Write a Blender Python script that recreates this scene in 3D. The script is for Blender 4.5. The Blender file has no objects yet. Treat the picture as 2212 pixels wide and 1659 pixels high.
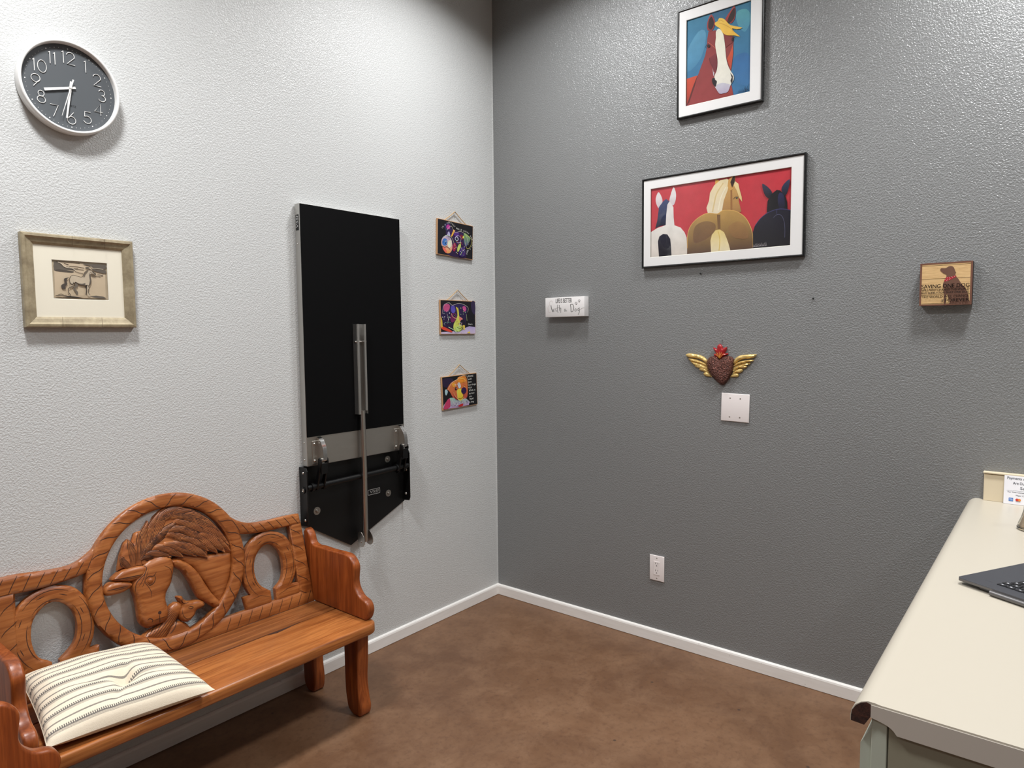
import bpy, bmesh, math, random
import numpy as np
from mathutils import Vector, Matrix
from mathutils.geometry import delaunay_2d_cdt

random.seed(7)
S = bpy.context.scene
COL = S.collection

# ------------------------------------------------------------------ camera
F_PX, IMG_W, IMG_H = 1471.2, 2212.0, 1659.0
CAM = Vector((-2.9687, -2.5284, 1.5123))
YAW, PITCH, ROLL = 0.6813, -0.0724, -0.0098
FW = Vector((math.cos(PITCH)*math.cos(YAW), math.cos(PITCH)*math.sin(YAW), math.sin(PITCH)))
_r = Vector((math.sin(YAW), -math.cos(YAW), 0)); _u = _r.cross(FW)
RT = math.cos(ROLL)*_r + math.sin(ROLL)*_u
UP = -math.sin(ROLL)*_r + math.cos(ROLL)*_u
cam = bpy.data.cameras.new('camera'); cam_o = bpy.data.objects.new('camera', cam); COL.objects.link(cam_o)
cam.sensor_fit = 'HORIZONTAL'; cam.sensor_width = 36.0; cam.lens = F_PX/IMG_W*36.0
cam.clip_start = 0.02
cam_o.matrix_world = Matrix(((RT.x, UP.x, -FW.x, CAM.x), (RT.y, UP.y, -FW.y, CAM.y), (RT.z, UP.z, -FW.z, CAM.z), (0, 0, 0, 1)))
S.camera = cam_o

# ------------------------------------------------------------------ world, lights, exposure
S.view_settings.view_transform = 'Standard'
try: S.view_settings.look = 'None'
except Exception: pass
S.view_settings.gamma = 1.0
S.view_settings.use_curve_mapping = False
S.view_settings.exposure = 0.0
wd = bpy.data.worlds.new('world'); S.world = wd; wd.use_nodes = True
wd.node_tree.nodes['Background'].inputs[0].default_value = (0.9, 0.95, 1, 1)
wd.node_tree.nodes['Background'].inputs[1].default_value = 0.01
CEIL_Z = 3.46
LAMP_XY = [(-0.70, -0.74), (-0.64, -2.60), (-0.68, -4.40), (-2.52, -0.82), (-2.52, -2.60), (-2.52, -4.40), (-4.40, -0.78), (-4.40, -2.60), (-4.40, -4.40)]
LAMP_W = [24.0, 40.0, 14.0, 40.0, 13.0, 9.0, 16.0, 8.0, 6.0]
for i, (lx, ly) in enumerate(LAMP_XY):
    ld = bpy.data.lights.new('troffer_light', 'AREA'); ld.shape = 'SQUARE'; ld.size = 0.30; ld.spread = math.radians(146)
    ld.energy = LAMP_W[i]; ld.color = (0.985, 0.995, 1.0)
    lo = bpy.data.objects.new('troffer_light', ld); COL.objects.link(lo); lo.location = (lx, ly, CEIL_Z-0.03)

# ------------------------------------------------------------------ helpers
ORG = {}
def srgb(r, g, b, a=1.0):
    f = lambda c: (c/255/12.92 if c/255 <= 0.04045 else ((c/255+0.055)/1.055)**2.4)
    return (f(r), f(g), f(b), a)
def ray(px, py):
    px, py = float(px), float(py)
    return FW + (px-IMG_W/2)/F_PX*RT - (py-IMG_H/2)/F_PX*UP
def on_left(px, py, d=0.0):      # traced outline -> point (x, z) of the plane y = -d
    r = ray(px, py); t = (-d-CAM.y)/r.y; p = CAM+t*r; return (p.x, p.z)
def on_right(px, py, d=0.0):     # -> (-y, z) of the plane x = -d
    r = ray(px, py); t = (-d-CAM.x)/r.x; p = CAM+t*r; return (-p.y, p.z)
BK = 0.1553; BN = math.sqrt(1+BK*BK); BY, BZ = -0.092, 0.39; XC = -1.872
def on_back(px, py):             # -> (u, v) of the bench's reclined back
    r = ray(px, py); c = BY-BK*BZ
    t = (c-(CAM.y-BK*CAM.z))/(r.y-BK*r.z); p = CAM+t*r
    return (p.x-XC, (p.z-BZ)*BN)
def LW(u, v, w): return (u, -w, v)            # left wall frame
def RW(u, v, w): return (-w, -u, v)           # right wall frame
def BW(u, v, w): return (XC+u, BY+v*BK/BN-w/BN, BZ+v/BN+w*BK/BN)   # bench back frame

def link(name, me, parent=None):
    o = bpy.data.objects.new(name, me); COL.objects.link(o)
    if parent is not None:
        o.parent = parent; ORG[o.as_pointer()] = ORG.get(parent.as_pointer(), Vector((0, 0, 0)))
    return o
def thing(name, label, cat, loc, group=None):
    o = bpy.data.objects.new(name, None); COL.objects.link(o); o.location = loc
    o.empty_display_size = 0.05
    ORG[o.as_pointer()] = Vector(loc); o['label'] = label; o['category'] = cat
    if group: o['group'] = group
    return o
def mesh(name, verts, faces, mat, parent=None, smooth=False, angle=None, tag=None, colors=None, uvs=None):
    org = ORG.get(parent.as_pointer(), Vector((0, 0, 0))) if parent is not None else Vector((0, 0, 0))
    if tag is not None and parent is None:
        c = np.array(verts, float); org = Vector(((c[:, 0].min()+c[:, 0].max())/2, (c[:, 1].min()+c[:, 1].max())/2, c[:, 2].min()))
    me = bpy.data.meshes.new(name)
    me.from_pydata([(v[0]-org.x, v[1]-org.y, v[2]-org.z) for v in verts], [], faces)
    me.validate(); me.update()
    if mat is not None: me.materials.append(mat)
    if smooth:
        me.polygons.foreach_set('use_smooth', [True]*len(me.polygons))
        if angle is not None:
            try: me.set_sharp_from_angle(angle=math.radians(angle))
            except Exception: pass
    if colors is not None:
        at = me.color_attributes.new('Col', 'FLOAT_COLOR', 'POINT')
        for i, c in enumerate(colors): at.data[i].color = c
    if uvs is not None:
        ul = me.uv_layers.new(name='UVMap')
        for lp in me.loops: ul.data[lp.index].uv = uvs[lp.vertex_index]
    o = link(name, me, parent)
    if parent is None: o.location = org
    if tag is not None:
        o['label'], o['category'] = tag[0], tag[1]
        if len(tag) > 2: o['group'] = tag[2]
    return o
def bm_mesh(name, bm, mat, parent=None, smooth=False, angle=35, tag=None, struct=False):
    bmesh.ops.recalc_face_normals(bm, faces=bm.faces)
    vs = [tuple(v.co) for v in bm.verts]; bm.verts.index_update()
    fs = [[v.index for v in f.verts] for f in bm.faces]; bm.free()
    o = mesh(name, vs, fs, mat, parent, smooth, angle, tag)
    if struct: o['kind'] = 'structure'
    return o
def add_box(bm, x0, x1, y0, y1, z0, z1, bev=0.0, seg=2):
    b = bmesh.new()
    bmesh.ops.create_cube(b, size=1)
    for v in b.verts:
        v.co = Vector(((x0+x1)/2+v.co.x*(x1-x0), (y0+y1)/2+v.co.y*(y1-y0), (z0+z1)/2+v.co.z*(z1-z0)))
    if bev: bmesh.ops.bevel(b, geom=b.edges[:], offset=bev, segments=seg, affect='EDGES', profile=0.5)
    merge(bm, b)
def merge(bm, b, fn=None):
    b.verts.index_update(); mp = {}
    for v in b.verts: mp[v.index] = bm.verts.new(fn(v.co) if fn else v.co)
    for f in b.faces:
        try: bm.faces.new([mp[v.index] for v in f.verts])
        except ValueError: pass
    b.free()
def box(name, b, mat, parent=None, bev=0.0, seg=2, tag=None, struct=False):
    bm = bmesh.new(); add_box(bm, *b, bev=bev, seg=seg)
    return bm_mesh(name, bm, mat, parent, smooth=bev > 0, tag=tag, struct=struct)
def prism(bm, poly, w0, w1, fn, bev=0.0, seg=3):
    """2-D outline extruded from w0 to w1, both rims rounded"""
    b = bmesh.new()
    lo = [b.verts.new((p[0], p[1], w0)) for p in poly]; hi = [b.verts.new((p[0], p[1], w1)) for p in poly]
    n = len(poly); f0 = b.faces.new(lo[::-1]); f1 = b.faces.new(hi)
    for i in range(n): b.faces.new((lo[i], lo[(i+1) % n], hi[(i+1) % n], hi[i]))
    bmesh.ops.recalc_face_normals(b, faces=b.faces)
    if bev:
        es = [e for e in b.edges if abs(e.verts[0].co.z-e.verts[1].co.z) < 1e-7]
        bmesh.ops.bevel(b, geom=es, offset=bev, segments=seg, affect='EDGES', profile=0.5, clamp_overlap=True)
    bmesh.ops.triangulate(b, faces=[f for f in b.faces if len(f.verts) > 4])
    merge(bm, b, lambda c: Vector(fn(c.x, c.y, c.z)))
def tube(bm, pts, r, seg=8, caps=True, closed=False):
    pts = [Vector(p) for p in pts]; n = len(pts); rings = []
    rr = r if isinstance(r, (list, tuple)) else [r]*n
    up = None
    for i, p in enumerate(pts):
        if closed: t = pts[(i+1) % n]-pts[i-1]
        else: t = pts[min(i+1, n-1)]-pts[max(i-1, 0)]
        t.normalize()
        if up is None:
            a = Vector((0, 0, 1)) if abs(t.z) < 0.9 else Vector((1, 0, 0))
        else: a = up
        x = (a - a.dot(t)*t); x.normalize(); y = t.cross(x); up = x
        rings.append([bm.verts.new(p+rr[i]*(math.cos(2*math.pi*k/seg)*x+math.sin(2*math.pi*k/seg)*y)) for k in range(seg)])
    m = n if closed else n-1
    for i in range(m):
        A, B = rings[i], rings[(i+1) % n]
        for k in range(seg): bm.faces.new((A[k], A[(k+1) % seg], B[(k+1) % seg], B[k]))
    if caps and not closed: bm.faces.new(rings[0][::-1]); bm.faces.new(rings[-1])
def lathe(bm, prof, origin, ax=(0, 0, 1), seg=32):
    """profile (radius, height) turned about axis ax through origin"""
    a = Vector(ax).normalized(); t = Vector((1, 0, 0)) if abs(a.x) < 0.9 else Vector((0, 1, 0))
    x = (t-t.dot(a)*a).normalized(); y = a.cross(x); o = Vector(origin); rings = []
    for r, h in prof:
        if r < 1e-6: rings.append([bm.verts.new(o+h*a)])
        else: rings.append([bm.verts.new(o+h*a+r*(math.cos(2*math.pi*k/seg)*x+math.sin(2*math.pi*k/seg)*y)) for k in range(seg)])
    for A, B in zip(rings[:-1], rings[1:]):
        for k in range(seg):
            k2 = (k+1) % seg
            if len(A) == 1 and len(B) == 1: continue
            if len(A) == 1: bm.faces.new((A[0], B[k], B[k2]))
            elif len(B) == 1: bm.faces.new((A[k], B[0], A[k2]))
            else: bm.faces.new((A[k], B[k], B[k2], A[k2]))
def spline(pts, n=6, closed=True):
    P = [np.array(p, float) for p in pts]; N = len(P); out = []
    rng = range(N) if closed else range(N-1)
    for i in rng:
        if closed: a, b, c, d = P[i-1], P[i], P[(i+1) % N], P[(i+2) % N]
        else: a, b, c, d = P[max(i-1, 0)], P[i], P[i+1], P[min(i+2, N-1)]
        for k in range(n):
            t = k/n
            out.append(tuple(0.5*((2*b)+(c-a)*t+(2*a-5*b+4*c-d)*t*t+(3*b-a-3*c+d)*t**3)))
    if not closed: out.append(tuple(P[-1]))
    return out
def inside(P, poly):
    P = np.atleast_2d(P); q = np.array(poly, float); x, y = P[:, 0], P[:, 1]; r = np.zeros(len(P), bool)
    for i in range(len(q)):
        x1, y1 = q[i-1]; x2, y2 = q[i]
        c = (y1 > y) != (y2 > y)
        if y1 != y2: r ^= c & (x < (x2-x1)*(y-y1)/(y2-y1)+x1)
    return r
def edist(P, loops):
    P = np.atleast_2d(P); d = np.full(len(P), 1e9)
    for q in loops:
        q = np.array(q, float)
        for i in range(len(q)):
            a, b = q[i-1], q[i]; e = b-a; l = max(e@e, 1e-14)
            t = np.clip(((P-a)@e)/l, 0, 1); d = np.minimum(d, np.hypot(*(P-a-t[:, None]*e).T))
    return d
class Relief:
    """carved shape: outline (with holes), rounded over within R of its rim, from w_back to w0+T"""
    def __init__(s, outline, w_back, w0, T, R, g, holes=(), extra=None):
        s.loops = [list(outline)]+[list(h) for h in holes]; s.w0, s.T, s.R, s.extra = w0, T, R, extra
        q = np.array(outline); lo, hi = q.min(0), q.max(0)
        gx, gy = np.meshgrid(np.arange(lo[0], hi[0], g), np.arange(lo[1], hi[1], g*0.87))
        gx[1::2] += g/2; G = np.c_[gx.ravel(), gy.ravel()]
        ok = inside(G, outline)
        for h in holes: ok &= ~inside(G, h)
        G = G[ok]
        if len(G): G = G[edist(G, s.loops) > g*0.35]
        V, E = [], []
        for lp in s.loops:
            b = len(V); V += [tuple(p) for p in lp]; n = len(lp); E += [(b+i, b+(i+1) % n) for i in range(n)]
        V += [tuple(p) for p in G]
        ov, oe, of, *_ = delaunay_2d_cdt([Vector(v) for v in V], E, [], 0, 1e-6)
        ov = np.array([tuple(v) for v in ov]); cen = np.array([ov[list(f)].mean(0) for f in of])
        k = inside(cen, outline)
        for h in holes: k &= ~inside(cen, h)
        F = [list(f) for f, kk in zip(of, k) if kk]
        w = s.h(ov)
        s.verts = [(p[0], p[1], ww) for p, ww in zip(ov, w)]; s.faces = []
        for f in F:
            a, b, c = ov[f[0]], ov[f[1]], ov[f[2]]
            if (b[0]-a[0])*(c[1]-a[1])-(b[1]-a[1])*(c[0]-a[0]) < 0: f = f[::-1]
            s.faces.append(f)
        cnt = {}
        for f in s.faces:
            for i in range(3):
                e = (f[i], f[(i+1) % 3]); cnt[e] = 1
        bd = [e for e in cnt if (e[1], e[0]) not in cnt]; mp = {}
        for e in bd:
            for i in e:
                if i not in mp: mp[i] = len(s.verts); s.verts.append((s.verts[i][0], s.verts[i][1], w_back))
        for a, b in bd: s.faces.append([b, a, mp[a], mp[b]])
        nb = {}
        for f in list(s.faces):
            if len(f) == 3:
                g2 = []
                for i in f:
                    j = mp.get(i)
                    if j is None:
                        j = nb.get(i)
                        if j is None: j = nb[i] = len(s.verts); s.verts.append((s.verts[i][0], s.verts[i][1], w_back))
                    g2.append(j)
                s.faces.append(g2[::-1])
    def h(s, P):
        P = np.atleast_2d(np.array(P, float)); d = np.clip(edist(P, s.loops)/s.R, 0, 1)
        w = s.w0+s.T*np.sqrt(np.clip(1-(1-d)**2, 0, 1))
        if s.extra is not None: w = w+s.extra(P)*np.clip(d*2, 0, 1)
        return w
    def build(s, name, fn, mat, parent, tag=None):
        return mesh(name, [fn(*v) for v in s.verts], s.faces, mat, parent, True, 40, tag=tag)
def ribbon(V, F, pts, width, hf, fn, lift=0.0004, taper=True):
    """thin carved line lying on the relief surface hf"""
    P = np.array(pts, float); n = len(P); T = np.gradient(P, axis=0); T /= np.maximum(np.hypot(*T.T), 1e-9)[:, None]
    N = np.c_[-T[:, 1], T[:, 0]]; b = len(V)
    ww = np.array([width*(min(1, 0.25+1.5*min(i, n-1-i)/max(n-1, 1)*2) if taper else 1) for i in range(n)])/2
    for sgn in (1, -1):
        Q = P+sgn*N*ww[:, None]; h = hf(Q)+lift
        V += [fn(q[0], q[1], hh) for q, hh in zip(Q, h)]
    for i in range(n-1): F.append((b+i, b+n+i, b+n+i+1, b+i+1))

# ------------------------------------------------------------------ procedural materials
def mat(name, col, rough=0.5, metal=0.0, spec=0.5, coat=0.0):
    m = bpy.data.materials.new(name); m.use_nodes = True
    p = m.node_tree.nodes['Principled BSDF']
    p.inputs['Base Color'].default_value = col; p.inputs['Roughness'].default_value = rough
    p.inputs['Metallic'].default_value = metal
    p.inputs['Specular IOR Level'].default_value = spec
    if coat: p.inputs['Coat Weight'].default_value = coat; p.inputs['Coat Roughness'].default_value = 0.15
    return m
def N(m, t, **k):
    n = m.node_tree.nodes.new(t)
    for a, b in k.items(): setattr(n, a, b)
    return n
def L(m, a, b): m.node_tree.links.new(a, b)
def P_(m): return m.node_tree.nodes['Principled BSDF']
def coords(m, scale=(1, 1, 1), kind='Object', rot=(0, 0, 0)):
    tc = N(m, 'ShaderNodeTexCoord'); mp = N(m, 'ShaderNodeMapping'); mp.inputs['Scale'].default_value = scale
    mp.inputs['Rotation'].default_value = rot
    L(m, tc.outputs[kind], mp.inputs['Vector']); return mp.outputs['Vector']
def noise(m, vec, scale, detail=3, rough=0.5, dist=0.0):
    n = N(m, 'ShaderNodeTexNoise'); n.inputs['Scale'].default_value = scale; n.inputs['Detail'].default_value = detail
    n.inputs['Roughness'].default_value = rough; n.inputs['Distortion'].default_value = dist
    L(m, vec, n.inputs['Vector']); return n.outputs['Fac']
def ramp(m, fac, stops):
    r = N(m, 'ShaderNodeValToRGB'); L(m, fac, r.inputs['Fac']); e = r.color_ramp.elements
    e[0].position, e[0].color = stops[0]; e[1].position, e[1].color = stops[-1]
    for p, c in stops[1:-1]: x = e.new(p); x.color = c
    return r.outputs['Color']
def mixc(m, fac, a, b, mode='MIX'):
    x = N(m, 'ShaderNodeMix', data_type='RGBA', blend_type=mode)
    for sock, v in ((x.inputs[0], fac), (x.inputs[6], a), (x.inputs[7], b)):
        if hasattr(v, 'links'): L(m, v, sock)
        else: sock.default_value = v
    return x.outputs[2]
def math_(m, op, a, b=None, c=None):
    x = N(m, 'ShaderNodeMath', operation=op)
    for i, v in enumerate((a, b, c)):
        if v is None: continue
        if hasattr(v, 'links'): L(m, v, x.inputs[i])
        else: x.inputs[i].default_value = v
    return x.outputs[0]
def bump(m, h, strength=0.3, dist=0.01):
    b = N(m, 'ShaderNodeBump'); b.inputs['Strength'].default_value = strength; b.inputs['Distance'].default_value = dist
    L(m, h, b.inputs['Height']); L(m, b.outputs['Normal'], P_(m).inputs['Normal'])
def wall_paint(name, col, rough, spec, strength):
    m = mat(name, col, rough, 0, spec)
    v = coords(m)
    a = noise(m, v, 165, 2, 0.55, 0.5); b = noise(m, v, 80, 1, 0.5)
    pk = ramp(m, a, [(0.38, (0, 0, 0, 1)), (0.64, (1, 1, 1, 1))])
    h = math_(m, 'ADD', math_(m, 'MULTIPLY', pk, 0.6), math_(m, 'MULTIPLY', b, 0.25))
    bump(m, h, strength, 0.003)
    big = noise(m, v, 1.3, 3)
    c = mixc(m, big, tuple(x*0.96 for x in col[:3])+(1,), tuple(x*1.04 for x in col[:3])+(1,)); L(m, c, P_(m).inputs['Base Color'])
    return m
M = {}
M['wall_light'] = wall_paint('light_grey_wall_paint', srgb(205, 206, 205), 0.36, 0.55, 0.42)
M['wall_dark'] = wall_paint('dark_grey_wall_paint', srgb(127, 128, 128), 0.28, 0.75, 0.52)
M['ceiling'] = mat('white_ceiling', srgb(215, 214, 210), 0.9)
M['white_paint'] = mat('white_trim_paint', srgb(228, 224, 219), 0.35)
def _trim(m):
    v = coords(m); n = noise(m, v, 60, 4, 0.6); s = ramp(m, n, [(0.70, (0, 0, 0, 1)), (0.76, (1, 1, 1, 1))])
    tc = N(m, 'ShaderNodeTexCoord'); sx = N(m, 'ShaderNodeSeparateXYZ'); L(m, tc.outputs['Object'], sx.inputs[0])
    g = noise(m, coords(m, (3, 3, 30)), 3, 3)
    c = mixc(m, g, srgb(244, 241, 238), srgb(230, 225, 219)); c = mixc(m, math_(m, 'MULTIPLY', s, 0.6), c, srgb(110, 98, 88))
    L(m, c, P_(m).inputs['Base Color'])
_trim(M['white_paint'])
def floor_mat():
    m = mat('stained_concrete', srgb(128, 96, 74), 0.42, 0, 0.45)
    v = coords(m)
    a = noise(m, v, 1.7, 6, 0.62, 0.8); b = noise(m, v, 6.5, 8, 0.7, 0.4); c = noise(m, v, 42, 4, 0.7)
    base = ramp(m, a, [(0.30, srgb(95, 66, 46)), (0.48, srgb(106, 75, 52)), (0.62, srgb(117, 85, 61)), (0.75, srgb(102, 72, 50))])
    base = mixc(m, ramp(m, b, [(0.42, (0, 0, 0, 1)), (0.72, (0.5, 0.5, 0.5, 1))]), base, srgb(140, 108, 82))
    base = mixc(m, ramp(m, c, [(0.30, (0.45, 0.45, 0.45, 1)), (0.5, (0, 0, 0, 1))]), base, srgb(80, 54, 37))
    vo = N(m, 'ShaderNodeTexVoronoi'); vo.inputs['Scale'].default_value = 5.5; L(m, v, vo.inputs['Vector'])
    sp = ramp(m, vo.outputs['Distance'], [(0.025, (0.8, 0.8, 0.8, 1)), (0.04, (0, 0, 0, 1))])
    base = mixc(m, sp, base, srgb(62, 48, 40))
    L(m, base, P_(m).inputs['Base Color'])
    r = math_(m, 'ADD', 0.33, math_(m, 'MULTIPLY', b, 0.25)); L(m, r, P_(m).inputs['Roughness'])
    bump(m, b, 0.06, 0.004)
    return m
M['floor'] = floor_mat()
def wood(name, axis, light, mid, dark, rough=0.34, scale=1.0):
    """lacquered pine, grain along the given axis"""
    m = mat(name, mid, rough, 0, 0.5)
    sc = [26*scale]*3; sc['xyz'.index(axis)] = 1.6*scale
    v = coords(m, tuple(sc))
    a = noise(m, v, 1.0, 4, 0.6, 1.2)
    v2 = coords(m, tuple(x*3.3 for x in sc)); f = noise(m, v2, 1.6, 3, 0.6)
    c = ramp(m, a, [(0.28, dark), (0.45, mid), (0.58, light), (0.72, mid)])
    c = mixc(m, ramp(m, f, [(0.3, (0.55, 0.55, 0.55, 1)), (0.55, (0, 0, 0, 1))]), c, dark)
    big = noise(m, coords(m), 4.5, 3, 0.5)
    c = mixc(m, ramp(m, big, [(0.35, (0.45, 0.45, 0.45, 1)), (0.6, (0, 0, 0, 1))]), c, tuple(x*0.62 for x in mid[:3])+(1,))
    vo = N(m, 'ShaderNodeTexVoronoi'); vo.inputs['Scale'].default_value = 3.1; vk = [1.5]*3; vk['xyz'.index(axis)] = 0.75
    L(m, coords(m, tuple(vk)), vo.inputs['Vector'])
    c = mixc(m, ramp(m, vo.outputs['Distance'], [(0.035, (0.85, 0.85, 0.85, 1)), (0.09, (0, 0, 0, 1))]), c, srgb(70, 34, 14))
    L(m, c, P_(m).inputs['Base Color']); bump(m, f, 0.08, 0.002)
    return m
wl, wm_, wdk = srgb(178, 111, 60), srgb(155, 88, 42), srgb(112, 57, 25)
M['wood_x'] = wood('orange_pine_along_back', 'x', wl, wm_, wdk)
M['wood_z'] = wood('orange_pine_upright', 'z', srgb(166, 88, 40), srgb(140, 68, 27), srgb(100, 44, 16))
M['wood_seat'] = wood('orange_pine_seat', 'x', srgb(190, 121, 65), srgb(168, 99, 49), srgb(116, 63, 30), 0.3)
M['wood_seat_rear'] = wood('stained_pine_seat_rear', 'x', srgb(164, 104, 58), srgb(136, 80, 42), srgb(86, 50, 28), 0.32)
M['carve'] = mat('dark_carved_groove', srgb(58, 28, 12), 0.7)
M['mane'] = wood('carved_mane_pine', 'x', srgb(186, 118, 68), srgb(164, 96, 52), srgb(124, 68, 34), 0.38)
M['black'] = mat('black_table_mat', srgb(8, 8, 9), 0.6, 0, 0.1)
M['black_metal'] = mat('black_powder_coat', srgb(10, 10, 11), 0.38, 0, 0.4)
M['black_gloss'] = mat('black_frame_lacquer', srgb(14, 14, 15), 0.25, 0, 0.5)
def steel(name, col, rough, ax):
    m = mat(name, col, rough, 1.0); sc = [6]*3; sc['xyz'.index(ax)] = 0.4
    f = noise(m, coords(m, tuple(sc)), 60, 3, 0.6)
    L(m, math_(m, 'ADD', rough-0.08, math_(m, 'MULTIPLY', f, 0.2)), P_(m).inputs['Roughness']); bump(m, f, 0.03, 0.001)
    return m
M['steel'] = steel('brushed_stainless', srgb(186, 182, 175), 0.42, 'x')
M['steel_z'] = steel('brushed_stainless_edge', srgb(196, 194, 190), 0.4, 'z')
M['chrome'] = mat('polished_chrome', srgb(215, 213, 210), 0.14, 1.0)
M['gunmetal'] = mat('worn_steel_leg', srgb(196, 190, 184), 0.3, 1.0)
M['zinc'] = mat('zinc_washer', srgb(170, 165, 158), 0.4, 0.9)
M['white_plastic'] = mat('white_plastic', srgb(232, 229, 228), 0.35)
M['plate_plastic'] = mat('ivory_white_plate', srgb(238, 230, 228), 0.3)
M['dark_hole'] = mat('dark_slot', srgb(20, 18, 17), 0.8)
M['clock_face'] = mat('slate_grey_dial', srgb(82, 86, 90), 0.6)
M['clock_white'] = mat('white_clock_plastic', srgb(236, 235, 232), 0.3)
M['mat_board'] = mat('white_mat_board', srgb(240, 239, 238), 0.9)
M['cream_board'] = mat('cream_mat_board', srgb(250, 243, 224), 0.9)
M['bevel_core'] = mat('white_bevel_core', srgb(248, 244, 232), 0.8)
M['jute'] = mat('jute_twine', srgb(196, 160, 112), 0.9)
M['plaque_edge'] = mat('plywood_plaque', srgb(196, 152, 112), 0.7)
M['laminate'] = mat('cream_laminate', srgb(188, 180, 165), 0.32, 0, 0.45)
M['splash'] = mat('lightened_tan_laminate', srgb(226, 211, 182), 0.35)  # tan piece, also lightened to offset the dimmer light on its upright face
M['laminate_cap'] = mat('laminate_end_cap', srgb(186, 178, 168), 0.45)
M['cabinet'] = mat('sage_grey_cabinet', srgb(138, 134, 116), 0.5)
M['cabinet_door'] = mat('pale_sage_door', srgb(176, 182, 168), 0.5)
M['chip'] = None
def chip():
    m = mat('dark_bare_particle_board', srgb(66, 34, 20), 0.9); v = coords(m)
    a = noise(m, v, 120, 4, 0.7); b = noise(m, v, 22, 3, 0.6)
    c = ramp(m, a, [(0.35, srgb(34, 14, 8)), (0.6, srgb(66, 34, 22))])
    c = mixc(m, ramp(m, b, [(0.58, (0, 0, 0, 1)), (0.68, (0.7, 0.7, 0.7, 1))]), c, srgb(112, 88, 58))
    L(m, c, P_(m).inputs['Base Color']); bump(m, a, 0.5, 0.002); return m
M['chip'] = chip()
M['laptop'] = mat('dark_grey_laptop', srgb(66, 67, 72), 0.42, 0.2)
M['laptop_edge'] = mat('laptop_edge_metal', srgb(110, 108, 108), 0.35, 0.7)
M['key'] = mat('black_key', srgb(24, 24, 27), 0.5)
M['key_mark'] = mat('key_legend', srgb(200, 200, 205), 0.6)
M['gold'] = mat('gold_leaf', srgb(226, 194, 124), 0.36, 0.5)
def frame_gold():
    m = mat('antiqued_silver_gilt_moulding', srgb(172, 158, 130), 0.42, 0.25)
    v = coords(m, (18, 18, 18)); a = noise(m, v, 1.5, 4, 0.7); b = noise(m, coords(m, (1, 1, 1)), 9, 4, 0.8)
    c = ramp(m, a, [(0.3, srgb(138, 124, 100)), (0.55, srgb(168, 154, 126)), (0.75, srgb(186, 172, 144))])
    c = mixc(m, ramp(m, b, [(0.66, (0, 0, 0, 1)), (0.72, (0.8, 0.8, 0.8, 1))]), c, srgb(92, 76, 50))
    L(m, c, P_(m).inputs['Base Color']); return m
M['frame_gold'] = frame_gold()
def heart_mat():
    m = mat('hammered_dark_bronze', srgb(78, 46, 40), 0.3, 0.6); v = coords(m)
    vo = N(m, 'ShaderNodeTexVoronoi'); vo.inputs['Scale'].default_value = 150; L(m, v, vo.inputs['Vector'])
    a = noise(m, v, 190, 3, 0.6, 1.5)
    c = ramp(m, a, [(0.35, srgb(44, 30, 28)), (0.5, srgb(92, 58, 50)), (0.68, srgb(150, 96, 84))])
    L(m, c, P_(m).inputs['Base Color']); bump(m, math_(m, 'ADD', a, vo.outputs['Distance']), 0.9, 0.004); return m
M['heart'] = heart_mat()
M['flame'] = mat('red_enamel_flame', srgb(158, 28, 32), 0.3)
M['flame_line'] = mat('ochre_flame_line', srgb(214, 150, 60), 0.4)
M['fabric_tie'] = mat('cotton_tie', srgb(222, 210, 188), 0.95)
def cushion_mat():
    m = mat('striped_ticking_cotton', srgb(232, 222, 200), 0.95, 0, 0.2)
    tc = N(m, 'ShaderNodeTexCoord'); sx = N(m, 'ShaderNodeSeparateXYZ'); L(m, tc.outputs['UV'], sx.inputs[0])
    u, v = sx.outputs[0], sx.outputs[1]
    ph = math_(m, 'FRACT', math_(m, 'ADD', math_(m, 'MULTIPLY', v, 6.6), 0.72))
    def band(a, b):
        return math_(m, 'MULTIPLY', math_(m, 'GREATER_THAN', ph, a), math_(m, 'LESS_THAN', ph, b))
    tick = math_(m, 'GREATER_THAN', math_(m, 'FRACT', math_(m, 'MULTIPLY', u, 80)), 0.45)
    dots = math_(m, 'GREATER_THAN', math_(m, 'FRACT', math_(m, 'MULTIPLY', u, 160)), 0.5)
    d = math_(m, 'ADD', math_(m, 'MULTIPLY', band(0.24, 0.36), tick), band(0.17, 0.24))
    d = math_(m, 'ADD', d, math_(m, 'MULTIPLY', band(0.04, 0.17), math_(m, 'ADD', 0.3, math_(m, 'MULTIPLY', dots, 0.35))))
    d = math_(m, 'ADD', d, math_(m, 'MULTIPLY', band(0.62, 0.71), 0.85))
    wv = noise(m, tc.outputs['Object'], 420, 2, 0.6)
    d = math_(m, 'MULTIPLY', d, math_(m, 'ADD', 0.55, math_(m, 'MULTIPLY', wv, 0.6)))
    base = mixc(m, wv, srgb(222, 208, 184), srgb(236, 224, 204))
    c = mixc(m, math_(m, 'MINIMUM', d, 0.92), base, srgb(74, 72, 76)); L(m, c, P_(m).inputs['Base Color'])
    bump(m, wv, 0.35, 0.002); return m
M['cushion'] = cushion_mat()
def print_mat():
    m = mat('printed_colours', (1, 1, 1, 1), 0.7, 0, 0.3)
    a = N(m, 'ShaderNodeVertexColor', layer_name='Col'); n = noise(m, coords(m), 24, 4, 0.6)
    c = mixc(m, 1.0, a.outputs['Color'], ramp(m, n, [(0.3, (0.86, 0.86, 0.86, 1)), (0.7, (1, 1, 1, 1))]), 'MULTIPLY')
    L(m, c, P_(m).inputs['Base Color']); return m
M['print'] = print_mat()
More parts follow.
